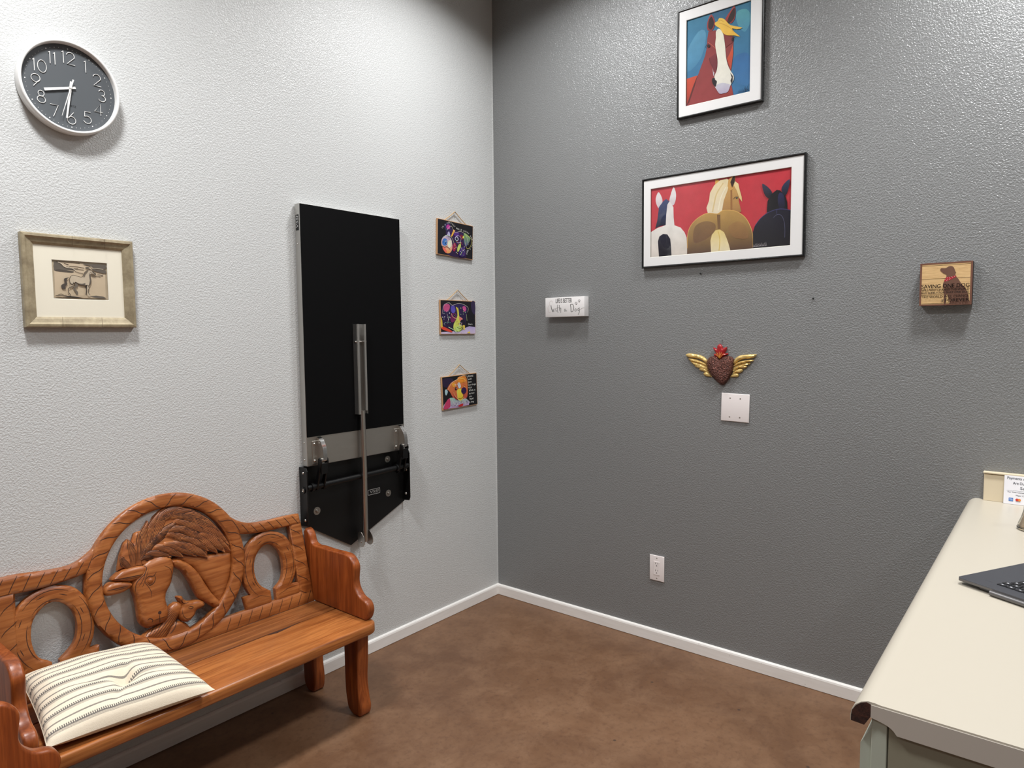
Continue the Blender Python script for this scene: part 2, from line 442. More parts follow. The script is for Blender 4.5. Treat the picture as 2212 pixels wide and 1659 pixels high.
def glass_pane():
    m = bpy.data.materials.new('picture_glass'); m.use_nodes = True; nt = m.node_tree; nt.nodes.clear()
    o = nt.nodes.new('ShaderNodeOutputMaterial'); mx = nt.nodes.new('ShaderNodeMixShader')
    t = nt.nodes.new('ShaderNodeBsdfTransparent'); g = nt.nodes.new('ShaderNodeBsdfGlossy'); lw = nt.nodes.new('ShaderNodeLayerWeight')
    g.inputs['Roughness'].default_value = 0.02; pw = nt.nodes.new('ShaderNodeMath'); pw.operation = 'POWER'; pw.inputs[1].default_value = 5
    f = nt.nodes.new('ShaderNodeMath'); f.operation = 'MULTIPLY_ADD'; f.inputs[1].default_value = 0.96; f.inputs[2].default_value = 0.02
    nt.links.new(lw.outputs['Facing'], pw.inputs[0]); nt.links.new(pw.outputs[0], f.inputs[0])
    nt.links.new(f.outputs[0], mx.inputs[0]); nt.links.new(t.outputs[0], mx.inputs[1]); nt.links.new(g.outputs[0], mx.inputs[2])
    nt.links.new(mx.outputs[0], o.inputs[0]); return m
M['pane'] = glass_pane()
def jar_glass():
    m = mat('clear_jar_glass', (0.95, 0.93, 0.88, 1), 0.05)
    P_(m).inputs['Transmission Weight'].default_value = 1.0; P_(m).inputs['IOR'].default_value = 1.45; return m
M['jar'] = jar_glass()
M['jar_fill'] = mat('pale_jar_filling', srgb(196, 178, 158), 0.8)

# ------------------------------------------------------------------ flat print builder and lettering
class Print:
    def __init__(s, fn, w): s.fn, s.w, s.V, s.F, s.C, s.k = fn, w, [], [], [], 0
    def lift(s): s.k += 1; return s.w+0.00013*s.k
    def poly(s, pts, c0, c1=None, sm=0):
        if sm: pts = spline(pts, sm)
        w = s.lift(); b = len(s.V); vs = [p[1] for p in pts]; lo, hi = min(vs), max(vs)
        for p in pts:
            s.V.append(s.fn(p[0], p[1], w)); t = (p[1]-lo)/max(hi-lo, 1e-9)
            c = srgb(*c0) if c1 is None else tuple(a*(1-t)+bb*t for a, bb in zip(srgb(*c1), srgb(*c0)))
            s.C.append(c)
        s.F.append(list(range(b, b+len(pts))))
    def stroke(s, pts, width, c, sm=0, taper=False, same=False):
        if sm: pts = spline(pts, sm, closed=False)
        P = np.array(pts, float); n = len(P); T = np.gradient(P, axis=0); T /= np.maximum(np.hypot(*T.T), 1e-9)[:, None]
        Nn = np.c_[-T[:, 1], T[:, 0]]; b = len(s.V); w = (s.w+0.00013*s.k) if same else s.lift()
        for sg in (1, -1):
            for i in range(n):
                k = (1-0.85*i/(n-1)) if taper else 1
                q = P[i]+sg*Nn[i]*width/2*k; s.V.append(s.fn(q[0], q[1], w)); s.C.append(srgb(*c))
        for i in range(n-1): s.F.append([b+i, b+n+i, b+n+i+1, b+i+1])
    def ell(s, c, rx, ry, col, n=20, a=0):
        ca, sa = math.cos(a), math.sin(a)
        s.poly([(c[0]+rx*math.cos(t)*ca-ry*math.sin(t)*sa, c[1]+rx*math.cos(t)*sa+ry*math.sin(t)*ca) for t in np.linspace(0, 2*math.pi, n, endpoint=False)], col)
    def build(s, name, parent, m=None):
        return mesh(name, s.V, s.F, m or M['print'], parent, colors=s.C)
_tc = {}
def glyphs(txt):
    """lettering outline with unit cap height, returns verts, faces, width"""
    if txt in _tc: return _tc[txt]
    cu = bpy.data.curves.new('lettering', 'FONT'); cu.body = txt; cu.size = 1.0; cu.resolution_u = 3
    o = bpy.data.objects.new('lettering', cu); COL.objects.link(o)
    bpy.context.view_layer.update(); dg = bpy.context.evaluated_depsgraph_get()
    me = bpy.data.meshes.new_from_object(o.evaluated_get(dg))
    V = [(v.co.x, v.co.y) for v in me.vertices]; F = [list(p.vertices) for p in me.polygons]
    bpy.data.meshes.remove(me); bpy.data.objects.remove(o); bpy.data.curves.remove(cu)
    x0 = min(v[0] for v in V); x1 = max(v[0] for v in V)
    V = [((x-x0)/0.69, y/0.69) for x, y in V]
    _tc[txt] = (V, F, (x1-x0)/0.69); return _tc[txt]
def put_text(name, txt, fn, w, mt, parent, u0, v0, height, width=None, center=False, shear=0.0, ang=0.0, bold=0.0):
    V, F, wd_ = glyphs(txt)
    sx = height if width is None else width/wd_
    ca, sa = math.cos(ang), math.sin(ang); out = []
    for x, y in V:
        a = (x-(wd_/2 if center else 0))*sx+shear*y*height; b = y*height
        out.append(fn(u0+a*ca-b*sa, v0+a*sa+b*ca, w))
    VV, FF = list(out), [list(f) for f in F]
    if bold:
        for du in (bold, -bold):
            b0 = len(VV)
            for x, y in V:
                a = (x-(wd_/2 if center else 0))*sx+shear*y*height+du; b = y*height
                VV.append(fn(u0+a*ca-b*sa, v0+a*sa+b*ca, w+0.00005))
            FF += [[b0+i for i in f] for f in F]
    return mesh(name, VV, FF, mt, parent)
INK = {k: mat('ink_'+k, srgb(*c), 0.7) for k, c in dict(black=(22, 20, 20), grey=(100, 98, 96), brown=(44, 26, 18), white=(225, 225, 220), silver=(190, 190, 188), navy=(70, 76, 92)).items()}

# ================================================================== THE ROOM
RX, RY = -5.6, -5.6
def quad_wall(name, vs, m):
    o = mesh(name, vs, [(0, 1, 2, 3)], m); o['kind'] = 'structure'; return o
def slab(name, b, m): return box(name, b, m, struct=True)
slab('floor', (RX, 0.1, RY, 0.1, -0.1, 0.0), M['floor'])
slab('wall_left', (RX, 0.0, 0.0, 0.1, 0.0, CEIL_Z), M['wall_light'])
slab('wall_right', (0.0, 0.1, RY, 0.1, 0.0, CEIL_Z), M['wall_dark'])
slab('wall_rear', (RX, 0.0, RY-0.1, RY, 0.0, CEIL_Z), M['wall_dark'])
slab('wall_side', (RX-0.1, RX, RY, 0.0, 0.0, CEIL_Z), M['wall_dark'])
slab('ceiling', (RX, 0.1, RY, 0.1, CEIL_Z, CEIL_Z+0.1), M['ceiling'])
def baseboard(name, fn, a, b, h=0.0607, t=0.012):
    prof = [(0, 0), (t, 0.002), (t, h-0.012), (t-0.002, h-0.005), (t-0.006, h-0.001), (0, h)]
    vs = [fn(a, z, w) for w, z in prof]+[fn(b, z, w) for w, z in prof]; n = len(prof)
    fs = [(i, i+1, n+i+1, n+i) for i in range(n-1)]+[tuple(range(n)), tuple(range(2*n-1, n-1, -1))]
    o = mesh(name, vs, fs, M['white_paint'], None); o['kind'] = 'structure'; return o
baseboard('baseboard_left', LW, RX, 0.0)
baseboard('baseboard_right', RW, 0.0, 5.6)
o = box('trim_1', (-0.0008, 0.0, -0.0045, 0.0, 0.0607, CEIL_Z), M['wall_light'], struct=True)
# troffers in the ceiling above, out of frame
for i, (lx, ly) in enumerate(LAMP_XY):
    where = [['over the corner', 'over the service counter', 'behind the service counter'], ['over the carved bench', 'over the middle of the room', 'at the rear of the middle row'], ['by the side wall near the bench', 'by the side wall at mid room', 'in the far rear corner']][i//3][i % 3]
    t = thing('ceiling_light', 'square recessed white ceiling light '+where, 'ceiling light', (lx, ly, CEIL_Z), 'recessed ceiling lights')
    bm = bmesh.new(); a, b = 0.305, 0.285
    for q in ((-a, a, -a, -b), (-a, a, b, a), (-a, -b, -b, b), (b, a, -b, b)):
        add_box(bm, lx+q[0], lx+q[1], ly+q[2], ly+q[3], CEIL_Z-0.022, CEIL_Z-0.001)
    bm_mesh('frame', bm, M['white_plastic'], t)
    box('diffuser', (lx-b, lx+b, ly-b, ly+b, CEIL_Z-0.014, CEIL_Z-0.004), M['white_plastic'], t)
#@@OBJECTS
# ================================================================== CARVED HORSE BENCH
def make_bench():
    t = thing('carved_bench', 'orange pine bench with carved mare and foal in its ring-shaped back', 'bench', (XC, -0.25, 0.0), 'carved pine benches')
    INL, INR, ENL, ENR = -0.541, 0.562, -0.576, 0.597      # arm inner faces, seat ends
    H = BZ
    # seat of two planks
    def plank(y0, y1, rc):
        x0, x1 = XC+ENL, XC+ENR; p = []
        if rc:
            for cx, cy, a0 in ((x1-rc, y0+rc, -90), (x0+rc, y0+rc, 180)):
                arc = [(cx+rc*math.cos(math.radians(a0+a)), cy+rc*math.sin(math.radians(a0+a))) for a in range(0, 91, 15)]
                p.append(arc)
            return [(x0, y1)]+p[1]+p[0]+[(x1, y1)]
        return [(x0, y1), (x0, y0), (x1, y0), (x1, y1)]
    for y0, y1, rc in ((-0.470, -0.226, 0.045), (-0.2245, -0.085, 0)):
        bm = bmesh.new(); prism(bm, plank(y0, y1, rc), H-0.042, H, lambda a, b, c: (a, b, c), 0.009 if rc else 0.003)
        o = bm_mesh('seat_plank', bm, M['wood_seat' if rc else 'wood_seat_rear'], t, True, 50)
        if rc:
            bm = bmesh.new()
            prism(bm, [(-1.62, -0.235), (-1.60, -0.229), (-1.52, -0.230), (-1.47, -0.2275), (-1.53, -0.239), (-1.585, -0.246)], H+0.0001, H+0.0003, lambda a, b, c: (a, b, c))
            bm_mesh('knot_patch', bm, M['carve'], o)
    # legs
    fr = spline([(-0.413, H-0.04), (-0.408, 0.22), (-0.402, 0.14), (-0.410, 0.075), (-0.420, 0.035), (-0.412, 0.004), (-0.395, 0.0), (-0.365, 0.0), (-0.338, 0.018), (-0.328, 0.05), (-0.321, 0.10), (-0.319, 0.22), (-0.319, H-0.04)], 4, closed=False)
    rr = spline([(-0.105, H-0.04), (-0.108, 0.22), (-0.104, 0.13), (-0.112, 0.06), (-0.106, 0.012), (-0.092, 0.0), (-0.062, 0.0), (-0.040, 0.02), (-0.032, 0.07), (-0.030, 0.2), (-0.030, H-0.04)], 4, closed=False)
    for x0 in (XC+ENR-0.062, XC+ENL+0.008):
        for pr in (fr, rr):
            bm = bmesh.new(); prism(bm, pr, x0, x0+0.055, lambda a, b, c: (c, a, b), 0.008); bm_mesh('leg', bm, M['wood_z'], t, True, 45)
    # rail under the seat
    box('apron', (XC+ENL+0.06, XC+ENR-0.06, -0.13, -0.105, H-0.10, H-0.042), M['wood_z'], t, 0.003)
    # arms
    pts = [(-0.050, 0.690), (-0.066, 0.672), (-0.078, 0.642), (-0.105, 0.632), (-0.1467, 0.634), (-0.2078, 0.6327), (-0.2676, 0.6351), (-0.3198, 0.6344), (-0.3477, 0.6181), (-0.3635, 0.5923), (-0.3605, 0.5586), (-0.3581, 0.5292), (-0.3682, 0.5023), (-0.3924, 0.4789), (-0.4252, 0.4688), (-0.4409, 0.451), (-0.4443, 0.4267), (-0.434, 0.402), (-0.425, H+0.001)]
    arm = spline(pts, 3, closed=False)+[(-0.075, H+0.001), (-0.030, 0.55), (-0.022, 0.68), (-0.035, 0.695)]
    for x0, lab in ((XC+INR, None), (XC+INL-0.036, None)):
        bm = bmesh.new(); prism(bm, arm, x0, x0+0.036, lambda a, b, c: (c, a, b), 0.009); bm_mesh('arm', bm, M['wood_z'], t, True, 45)
    # reclined back: ring, rails, posts, horseshoes
    RC, RI, RO = (-0.002, 0.285), 0.2296, 0.2795
    circ = lambda r, n=90: [(RC[0]+r*math.cos(2*math.pi*k/n), RC[1]+r*math.sin(2*math.pi*k/n)) for k in range(n)]
    Z1 = lambda X, Y: on_back(180+X/4.608, 1060+Y/4.608)
    lines = lambda: ([], [])
    def groove(o, V, F): mesh('carved_line', V, F, M['carve'], o)['kind'] = 'stuff'
    bot = Relief([(-0.545, 0.001), (0.564, 0.001), (0.562, 0.056), (-0.543, 0.056)], -0.030, -0.007, 0.007, 0.008, 0.016)
    o = bot.build('bottom_rail', BW, M['wood_x'], t); V, F = lines()
    for k in range(25):
        u = -0.53+k*0.0445
        if abs(u) < 0.16: continue
        sg = 1 if u > 0 else -1
        ribbon(V, F, spline([(u-0.012*sg, 0.004), (u-0.004*sg, 0.022), (u+0.005*sg, 0.038), (u+0.012*sg, 0.054)], 3, False), 0.0022, bot.h, BW)
    groove(o, V, F)
    for sg in (1, -1):
        e = 0 if sg > 0 else 0.018
        up = [(0.165, 0.500), (0.190, 0.474), (0.223, 0.443), (0.263, 0.411), (0.313, 0.389), (0.391, 0.382+e*0.5), (0.472, 0.382+e), (0.538, 0.379+e)]
        dn = [(0.542, 0.333+e*0.5), (0.488, 0.337+e*0.3), (0.401, 0.339), (0.315, 0.345), (0.264, 0.357), (0.238, 0.378), (0.190, 0.43), (0.150, 0.475)]
        poly = [(sg*u, v) for u, v in spline(up, 3, False)+spline(dn, 3, False)]
        if sg < 0: poly = poly[::-1]
        r = Relief(poly, -0.030, -0.0055, 0.0065, 0.010, 0.010); o = r.build('top_rail', BW, M['wood_x'], t); V, F = lines()
        for k in range(8):
            u = 0.255+k*0.037; ii = int(np.argmin([abs(p[0]-u) for p in spline(up, 3, False)])); vt = spline(up, 3, False)[ii][1]
            jj = int(np.argmin([abs(p[0]-u) for p in spline(dn, 3, False)])); vb = spline(dn, 3, False)[jj][1]; h = vt-vb
            d = 0.014
            ribbon(V, F, [(sg*a, b) for a, b in spline([(u-d, vt-0.003), (u-d*0.4, vt-h*0.3), (u+d*0.5, vb+h*0.3), (u+d, vb+0.003)], 3, False)], 0.0023, r.h, BW)
        groove(o, V, F)
        post = [(0.490, 0.350), (0.545, 0.350), (0.566, 0.000), (0.504, 0.000)]
        if sg < 0: post = [(-u+0.018, v) for u, v in post][::-1]
        r = Relief(post, -0.030, -0.0085, 0.007, 0.008, 0.014); o = r.build('post', BW, M['wood_x'], t); V, F = lines()
        for k in range(5):
            v = 0.045+k*0.066; uc = (0.497+0.558)/2-0.02*(v/0.35)
            ln = [(uc-0.024, v+0.020), (uc-0.010, v+0.008), (uc+0.012, v-0.006), (uc+0.025, v-0.022)]
            ribbon(V, F, spline([((a if sg > 0 else -a+0.018), b) for a, b in ln], 3, False), 0.0022, r.h, BW)
        groove(o, V, F)
        c = 0.385
        hs = spline([(-0.098, 0.108), (-0.114, 0.145), (-0.120, 0.185), (-0.117, 0.230), (-0.103, 0.272), (-0.073, 0.315), (-0.030, 0.335), (0.015, 0.336), (0.069, 0.312), (0.100, 0.270), (0.112, 0.225), (0.112, 0.150), (0.085, 0.102)], 4, False)
        hs += [(0.120, 0.098), (0.120, 0.050), (0.010, 0.050), (0.010, 0.102)]
        hole = spline([(0.010, 0.104), (0.045, 0.131), (0.058, 0.187), (0.047, 0.247), (0.010, 0.283), (-0.026, 0.282), (-0.060, 0.247), (-0.071, 0.192), (-0.056, 0.138), (-0.012, 0.100)], 4, False)
        hs += hole[1:]+[(-0.012, 0.050), (-0.118, 0.050), (-0.128, 0.107)]
        poly = [(sg*(c+u), v) for u, v in hs]
        if sg > 0: poly = poly[::-1]
        r = Relief(poly, -0.030, -0.010, 0.006, 0.006, 0.011); o = r.build('horseshoe', BW, M['wood_x'], t); V, F = lines()
        for q in (0.2, 0.78):
            ln = []
            for k in range(31):
                a = math.radians(232-k*(284/30))
                ox, oy = 0.118*math.cos(a)-0.003, 0.20+0.137*math.sin(a); ix, iy = 0.066*math.cos(a)-0.006, 0.195+0.09*math.sin(a)
                ln.append((sg*(c+ix+(ox-ix)*q), iy+(oy-iy)*q))
            for s0, s1 in ((0, 11), (12, 21), (22, 31)): ribbon(V, F, ln[s0:s1], 0.0020, r.h, BW)
        for a in (-20, 25, 75, 115, 160, 205):
            A = math.radians(a); m0 = (c+0.092*math.cos(A), 0.198+0.115*math.sin(A)); d = (-math.sin(A)*0.012, math.cos(A)*0.012)
            ribbon(V, F, [(sg*(m0[0]-d[0]), m0[1]-d[1]), (sg*m0[0], m0[1]), (sg*(m0[0]+d[0]), m0[1]+d[1])], 0.0026, r.h, BW)
        ribbon(V, F, [(sg*(c+0.105), 0.09), (sg*(c+0.06), 0.088), (sg*(c+0.02), 0.075)], 0.0018, r.h, BW)
        ribbon(V, F, [(sg*(c-0.105), 0.09), (sg*(c-0.06), 0.095), (sg*(c-0.022), 0.08)], 0.0018, r.h, BW)
        groove(o, V, F)
    ring = Relief(circ(RO), -0.030, -0.002, 0.0075, 0.011, 0.0095, holes=[circ(RI, 80)])
    o = ring.build('ring', BW, M['wood_x'], t); V, F = lines()
    for k in range(27):
        a = 2*math.pi*k/27+0.1; sg = 1 if math.cos(a) > 0 else -1
        sw = 0.055*sg if math.sin(a) > -0.2 else 0.05*sg
        ln = []
        for j, (fr_, aa) in enumerate(((0.04, 1.6), (0.3, 0.4), (0.65, -0.4), (0.96, -1.6))):
            rr_ = RI+(RO-RI)*fr_; ln.append((RC[0]+rr_*math.cos(a+sw*aa), RC[1]+rr_*math.sin(a+sw*aa)))
        ribbon(V, F, spline(ln, 4, False), 0.0026, ring.h, BW)
    groove(o, V, F)
    # mare and foal
    def carve(name, zpts, w0, T, R, g=0.0085, sm=3, m='wood_x', back=-0.028):
        poly = [Z1(*p) for p in zpts]
        if sm: poly = spline(poly, sm)
        r = Relief(poly, back, w0, T, R, g); return r, r.build(name, BW, M[m], t)
    r, o = carve('mare_neck', [(890, 690), (1000, 620), (1240, 640), (1495, 600), (1492, 760), (1460, 930), (1410, 1050), (1375, 1125), (1330, 1060), (1200, 880), (1100, 760), (1000, 710)], -0.016, 0.010, 0.03, sm=0)
    carve('neck_ridge', [(890, 690), (960, 680), (1060, 730), (1150, 810), (1220, 920), (1290, 1020), (1372, 1112), (1345, 1175), (1260, 1130), (1165, 1075), (1110, 990), (1060, 900), (990, 800), (905, 745)], -0.010, 0.014, 0.018)
    maneB, om = carve('mane', [(355, 800), (378, 650), (418, 520), (455, 482), (500, 520), (520, 425), (555, 408), (600, 400), (645, 296), (668, 350), (700, 260), (760, 200), (830, 150), (1000, 150), (1130, 190), (1280, 295), (1390, 415), (1465, 530), (1495, 625), (1420, 608), (1350, 585), (1340, 622), (1255, 600), (1247, 664), (1140, 615), (1130, 653), (1005, 625), (995, 662), (880, 640), (800, 640), (720, 655), (600, 725), (520, 750), (430, 775)], -0.014, 0.012, 0.02, sm=0, m='mane')
    V, F = [], []; DV, DF = [], []
    locks = [((470, 770), (375, 655), 80, 20), ((500, 765), (452, 486), 95, -25), ((560, 745), (552, 412), 95, -30), ((600, 735), (648, 300), 110, -40), ((640, 690), (765, 205), 110, -60), ((660, 600), (880, 165), 120, -60),
             ((720, 330), (1000, 160), 100, -40), ((760, 290), (1120, 200), 100, -40), ((860, 260), (1270, 300), 110, -50), ((900, 240), (1380, 420), 120, -60), ((960, 240), (1460, 540), 120, -60), ((1010, 330), (1470, 600), 120, -50),
             ((560, 700), (720, 500), 70, -20), ((600, 640), (780, 440), 80, -20), ((640, 600), (960, 295), 80, -40), ((650, 560), (900, 370), 80, -30),
             ((820, 400), (1168, 412), 95, -35), ((900, 300), (1300, 472), 100, -40), ((820, 430), (1132, 555), 100, -40), ((930, 380), (1240, 525), 100, -40), ((1060, 420), (1340, 625), 110, -40), ((1150, 420), (1412, 612), 110, -40),
             ((560, 690), (720, 648), 60, -20), ((600, 640), (880, 660), 90, -40), ((690, 570), (1000, 664), 100, -50), ((790, 540), (1132, 655), 100, -50), ((880, 530), (1248, 667), 110, -50), ((960, 470), (1250, 600), 90, -40)]
    for li, (a, b, wd0, bend) in enumerate(locks):
        a, b = np.array(a, float), np.array(b, float); d = b-a; ln = np.hypot(*d); n = np.array([-d[1], d[0]])/ln
        if n[1] > 0: n = -n
        lift = 0.0035*(li/len(locks))
        cen = lambda f: a+d*f+n*(-bend*2.4*f*(1-f))
        wid = lambda f: wd0*0.5*(0.62+0.8*f if f < 0.45 else 0.98*(1-((f-0.45)/0.55)**1.7))
        ks = np.linspace(0, 1, 11)
        leaf = [Z1(*(cen(f)+n*wid(f))) for f in ks]+[Z1(*(cen(f)-n*wid(f))) for f in ks[::-1][1:]]
        w0 = -0.0035+lift
        rl = Relief(leaf, w0-0.012, w0, 0.0045, 0.009, 0.008)
        b0 = len(V); V += [BW(*v) for v in rl.verts]; F += [[b0+q for q in f] for f in rl.faces]
        for off in (-0.78, -0.5, -0.24, 0.02, 0.27, 0.52, 0.8):
            e0 = 0.02+0.05*random.random(); e1 = 0.97-0.10*abs(off)-0.05*random.random()
            ribbon(DV, DF, [Z1(*(cen(f)+n*wid(f)*off)) for f in np.linspace(e0, e1, 9)], 0.00135, rl.h, BW, 0.0003)
        ribbon(DV, DF, [Z1(*(cen(f)+n*(wid(f)+4))) for f in ks[3:]], 0.0024, lambda Q: np.full(len(np.atleast_2d(Q)), w0+0.0006), BW, 0.0); ribbon(DV, DF, [Z1(*(cen(f)-n*(wid(f)+4))) for f in ks[3:]], 0.0024, lambda Q: np.full(len(np.atleast_2d(Q)), w0+0.0006), BW, 0.0)
    o = mesh('mane_locks', V, F, M['mane'], om, True, 35); o['kind'] = 'stuff'
    groove(om, DV, DF)
    head, oh = carve('mare_head', [(600, 725), (720, 655), (820, 640), (880, 672), (906, 740), (900, 830), (880, 920), (838, 1010), (828, 1080), (850, 1170), (855, 1230), (830, 1300), (740, 1340), (650, 1372), (590, 1340), (560, 1280), (550, 1200), (520, 1060), (488, 970), (500, 900), (560, 800)], -0.008, 0.018, 0.035)
    V, F = [], []
    for ln, w_ in (([(600, 890), (640, 850), (685, 848), (715, 805)], .0022), ([(612, 910), (650, 940), (690, 915), (705, 870), (695, 840)], .0024), ([(600, 880), (608, 920), (640, 960), (665, 1010), (660, 1070)], .0016),
                   ([(630, 1290), (650, 1270), (680, 1285), (672, 1310)], .0028), ([(745, 1230), (750, 1270), (758, 1315)], .0022), ([(690, 1290), (760, 1265), (835, 1245)], .0016), ([(790, 745), (850, 770), (878, 830), (870, 890)], .0014),
                   ([(560, 740), (620, 760), (600, 830), (560, 870), (520, 930), (515, 1010)], .0022), ([(620, 770), (590, 870), (545, 950)], .0016), ([(640, 780), (600, 900), (575, 960)], .0014)):
        ribbon(V, F, spline([Z1(*p) for p in ln], 4, False), w_, head.h, BW)
    groove(oh, V, F)
    c = Z1(655, 893); hc = float(head.h(c)[0]); bm = bmesh.new(); lathe(bm, [(0.0105, -0.002), (0.0085, 0.003), (0.0045, 0.0055), (0, 0.0065)], BW(c[0], c[1], hc), (0, -1/BN, BK/BN), 16)
    bm_mesh('eye', bm, M['wood_x'], oh, True)
    c = Z1(748, 1210); hc = float(head.h(c)[0]); bm = bmesh.new(); lathe(bm, [(0.0058, -0.002), (0.0058, 0.0006), (0, 0.0008)], BW(c[0], c[1], hc), (0, -1/BN, BK/BN), 14)
    bm_mesh('knot', bm, M['carve'], oh)
    for nm, pts in (('ear', [(285, 893), (330, 835), (400, 785), (500, 752), (620, 742), (645, 760), (610, 840), (560, 880), (480, 905), (380, 908)]), ('ear', [(203, 1002), (245, 935), (330, 902), (482, 915), (480, 960), (400, 1012), (300, 1042), (228, 1046)])):
        r, oe = carve(nm, pts, -0.006, 0.014, 0.016, 0.007); V, F = [], []
        cx = [(pts[0][0]*(1-f)+(pts[5][0] if len(pts) > 9 else pts[3][0])*f, pts[0][1]*(1-f)+(pts[5][1]+60 if len(pts) > 9 else pts[3][1]+20)*f) for f in (0.1, 0.35, 0.6, 0.85)]
        ribbon(V, F, spline([Z1(*p) for p in cx], 3, False), 0.003, r.h, BW); ribbon(V, F, spline([Z1(p[0], p[1]+16) for p in cx[1:]], 3, False), 0.0018, r.h, BW)
        groove(oe, V, F)
    r, on = carve('foal_neck', [(590, 1470), (680, 1390), (790, 1320), (850, 1180), (930, 1110), (1000, 1130), (975, 1230), (925, 1310), (870, 1400), (820, 1480), (700, 1490)], -0.012, 0.012, 0.018, sm=2)
    V, F = [], []
    for k in range(11):
        f = k/10; A = np.array((600+230*f, 1455+15*f)); B = np.array((870+90*f, 1165-15*f+80*f)); C = (A+B)/2+np.array((-12, -28))+np.array((30*f, 40*f))
        ribbon(V, F, spline([Z1(*A), Z1(*C), Z1(*B)], 4, False), 0.0018, r.h, BW)
    groove(on, V, F)
    carve('foal_body', [(810, 1485), (850, 1390), (920, 1305), (1020, 1310), (1090, 1385), (1060, 1450), (950, 1480)], -0.014, 0.010, 0.016)
    r, of = carve('foal_head', [(942, 1062), (985, 1050), (1010, 1085), (1065, 1100), (1160, 1088), (1212, 1120), (1195, 1162), (1130, 1190), (1112, 1240), (1055, 1300), (995, 1300), (957, 1255), (965, 1190), (985, 1140)], -0.006, 0.014, 0.014, 0.006)
    V, F = [], []
    for ln, w_ in (([(1035, 1165), (1055, 1148), (1085, 1158), (1060, 1172), (1035, 1165)], .0022), ([(980, 1180), (985, 1240), (1030, 1275), (1090, 1240), (1100, 1190)], .0016), ([(1150, 1165), (1180, 1150), (1200, 1140)], .0016), ([(1182, 1112), (1192, 1120)], .003), ([(985, 1055), (975, 1100), (1000, 1120), (1050, 1105)], .0018)):
        ribbon(V, F, spline([Z1(*p) for p in ln], 3, False), w_, r.h, BW)
    groove(of, V, F)
    return t
bench = make_bench()
def copy_tree(o, parent=None):
    c = o.copy(); COL.objects.link(c); c.parent = parent
    for ch in list(o.children): copy_tree(ch, c)
    return c
bench2 = copy_tree(bench)
# the second bench stands at a right angle in front of the first one's left end
R2 = Matrix.Rotation(math.radians(90), 4, 'Z'); p = R2 @ Vector((XC, -0.25, 0))
bench2.location = (p.x-2.845, p.y+0.745, 0); bench2.rotation_euler = (0, 0, math.radians(90))
bench2['label'] = 'orange pine bench arm and seat corner cut by the lower left picture edge'

# ---------------------------------------------------------------- cushion
def make_cushion():
    cs = [np.array(c) for c in ((-2.400, -0.452, 0.420), (-1.966, -0.512, 0.418), (-1.998, -0.135, 0.470), (-2.372, -0.128, 0.498))]
    n = 56; V, F, UV = [], [], []
    def pt(s, t, side):
        a, b = (s+1)/2, (t+1)/2
        k = 1-0.045*(1-abs(s)**2.0)*abs(t)**6-0.0
        base = cs[0]*(1-a)*(1-b)+cs[1]*a*(1-b)+cs[2]*a*b+cs[3]*(1-a)*b
        cen = sum(cs)/4; q = base.copy()
        q[1] = cen[1]+(q[1]-cen[1])*(1-0.05*(1-s*s)*abs(t)**5); q[0] = cen[0]+(q[0]-cen[0])*(1-0.035*(1-t*t)*abs(s)**5)
        e = max(0.0, (1-abs(s)**2.6)*(1-abs(t)**2.6))**0.42
        if side > 0:
            th = 0.056*e
            d = math.hypot((s-0.10)*1.5, (t+0.22)*1.1); th -= 0.032*math.exp(-(d/0.20)**2)
            th -= 0.010*math.exp(-((t+0.22+0.28*(s-0.1))/0.055)**2)*math.exp(-((s-0.1)/0.55)**2)
            th -= 0.009*math.exp(-((s-0.10-0.5*(t+0.22))/0.06)**2)*math.exp(-((t+0.3)/0.45)**2)
            th += 0.0025*math.sin(7*s+3*t)*e
            q[2] += th
        else:
            q[2] -= (0.034+0.05*max(0, b-0.4))*e
            lo = 0.3925
            if q[2] < lo and q[1] > -0.468: q[2] = lo
        return tuple(q), (a, b)
    for side in (1, -1):
        b0 = len(V)
        for j in range(n+1):
            for i in range(n+1):
                p, uv = pt(-1+2*i/n, -1+2*j/n, side); V.append(p); UV.append(uv)
        for j in range(n):
            for i in range(n):
                a = b0+j*(n+1)+i; f = (a, a+1, a+n+2, a+n+1); F.append(f if side > 0 else f[::-1])
    t = thing('seat_cushion', 'cream cotton cushion with charcoal stripes lying on the carved bench', 'cushion', (-2.19, -0.31, 0.393))
    o = mesh('cover', V, F, M['cushion'], t, True, uvs=UV)
    bm = bmesh.new()
    tube(bm, spline([(-2.398, -0.445, 0.412), (-2.412, -0.452, 0.418), (-2.424, -0.446, 0.408), (-2.418, -0.437, 0.402), (-2.402, -0.44, 0.41)], 4, False), 0.0045, 6)
    tube(bm, spline([(-2.402, -0.447, 0.41), (-2.408, -0.460, 0.404), (-2.410, -0.470, 0.396)], 4, False), 0.004, 6)
    bm_mesh('tie', bm, M['fabric_tie'], t, True)
    bm = bmesh.new(); lp = []
    for k in range(41):
        f = -0.97+1.94*k/40; p, _ = pt(-1, f, 1); lp.append((p[0]+0.001, p[1], p[2]))
    tube(bm, lp, 0.0022, 5); bm_mesh('seam', bm, M['fabric_tie'], t, True)
make_cushion()

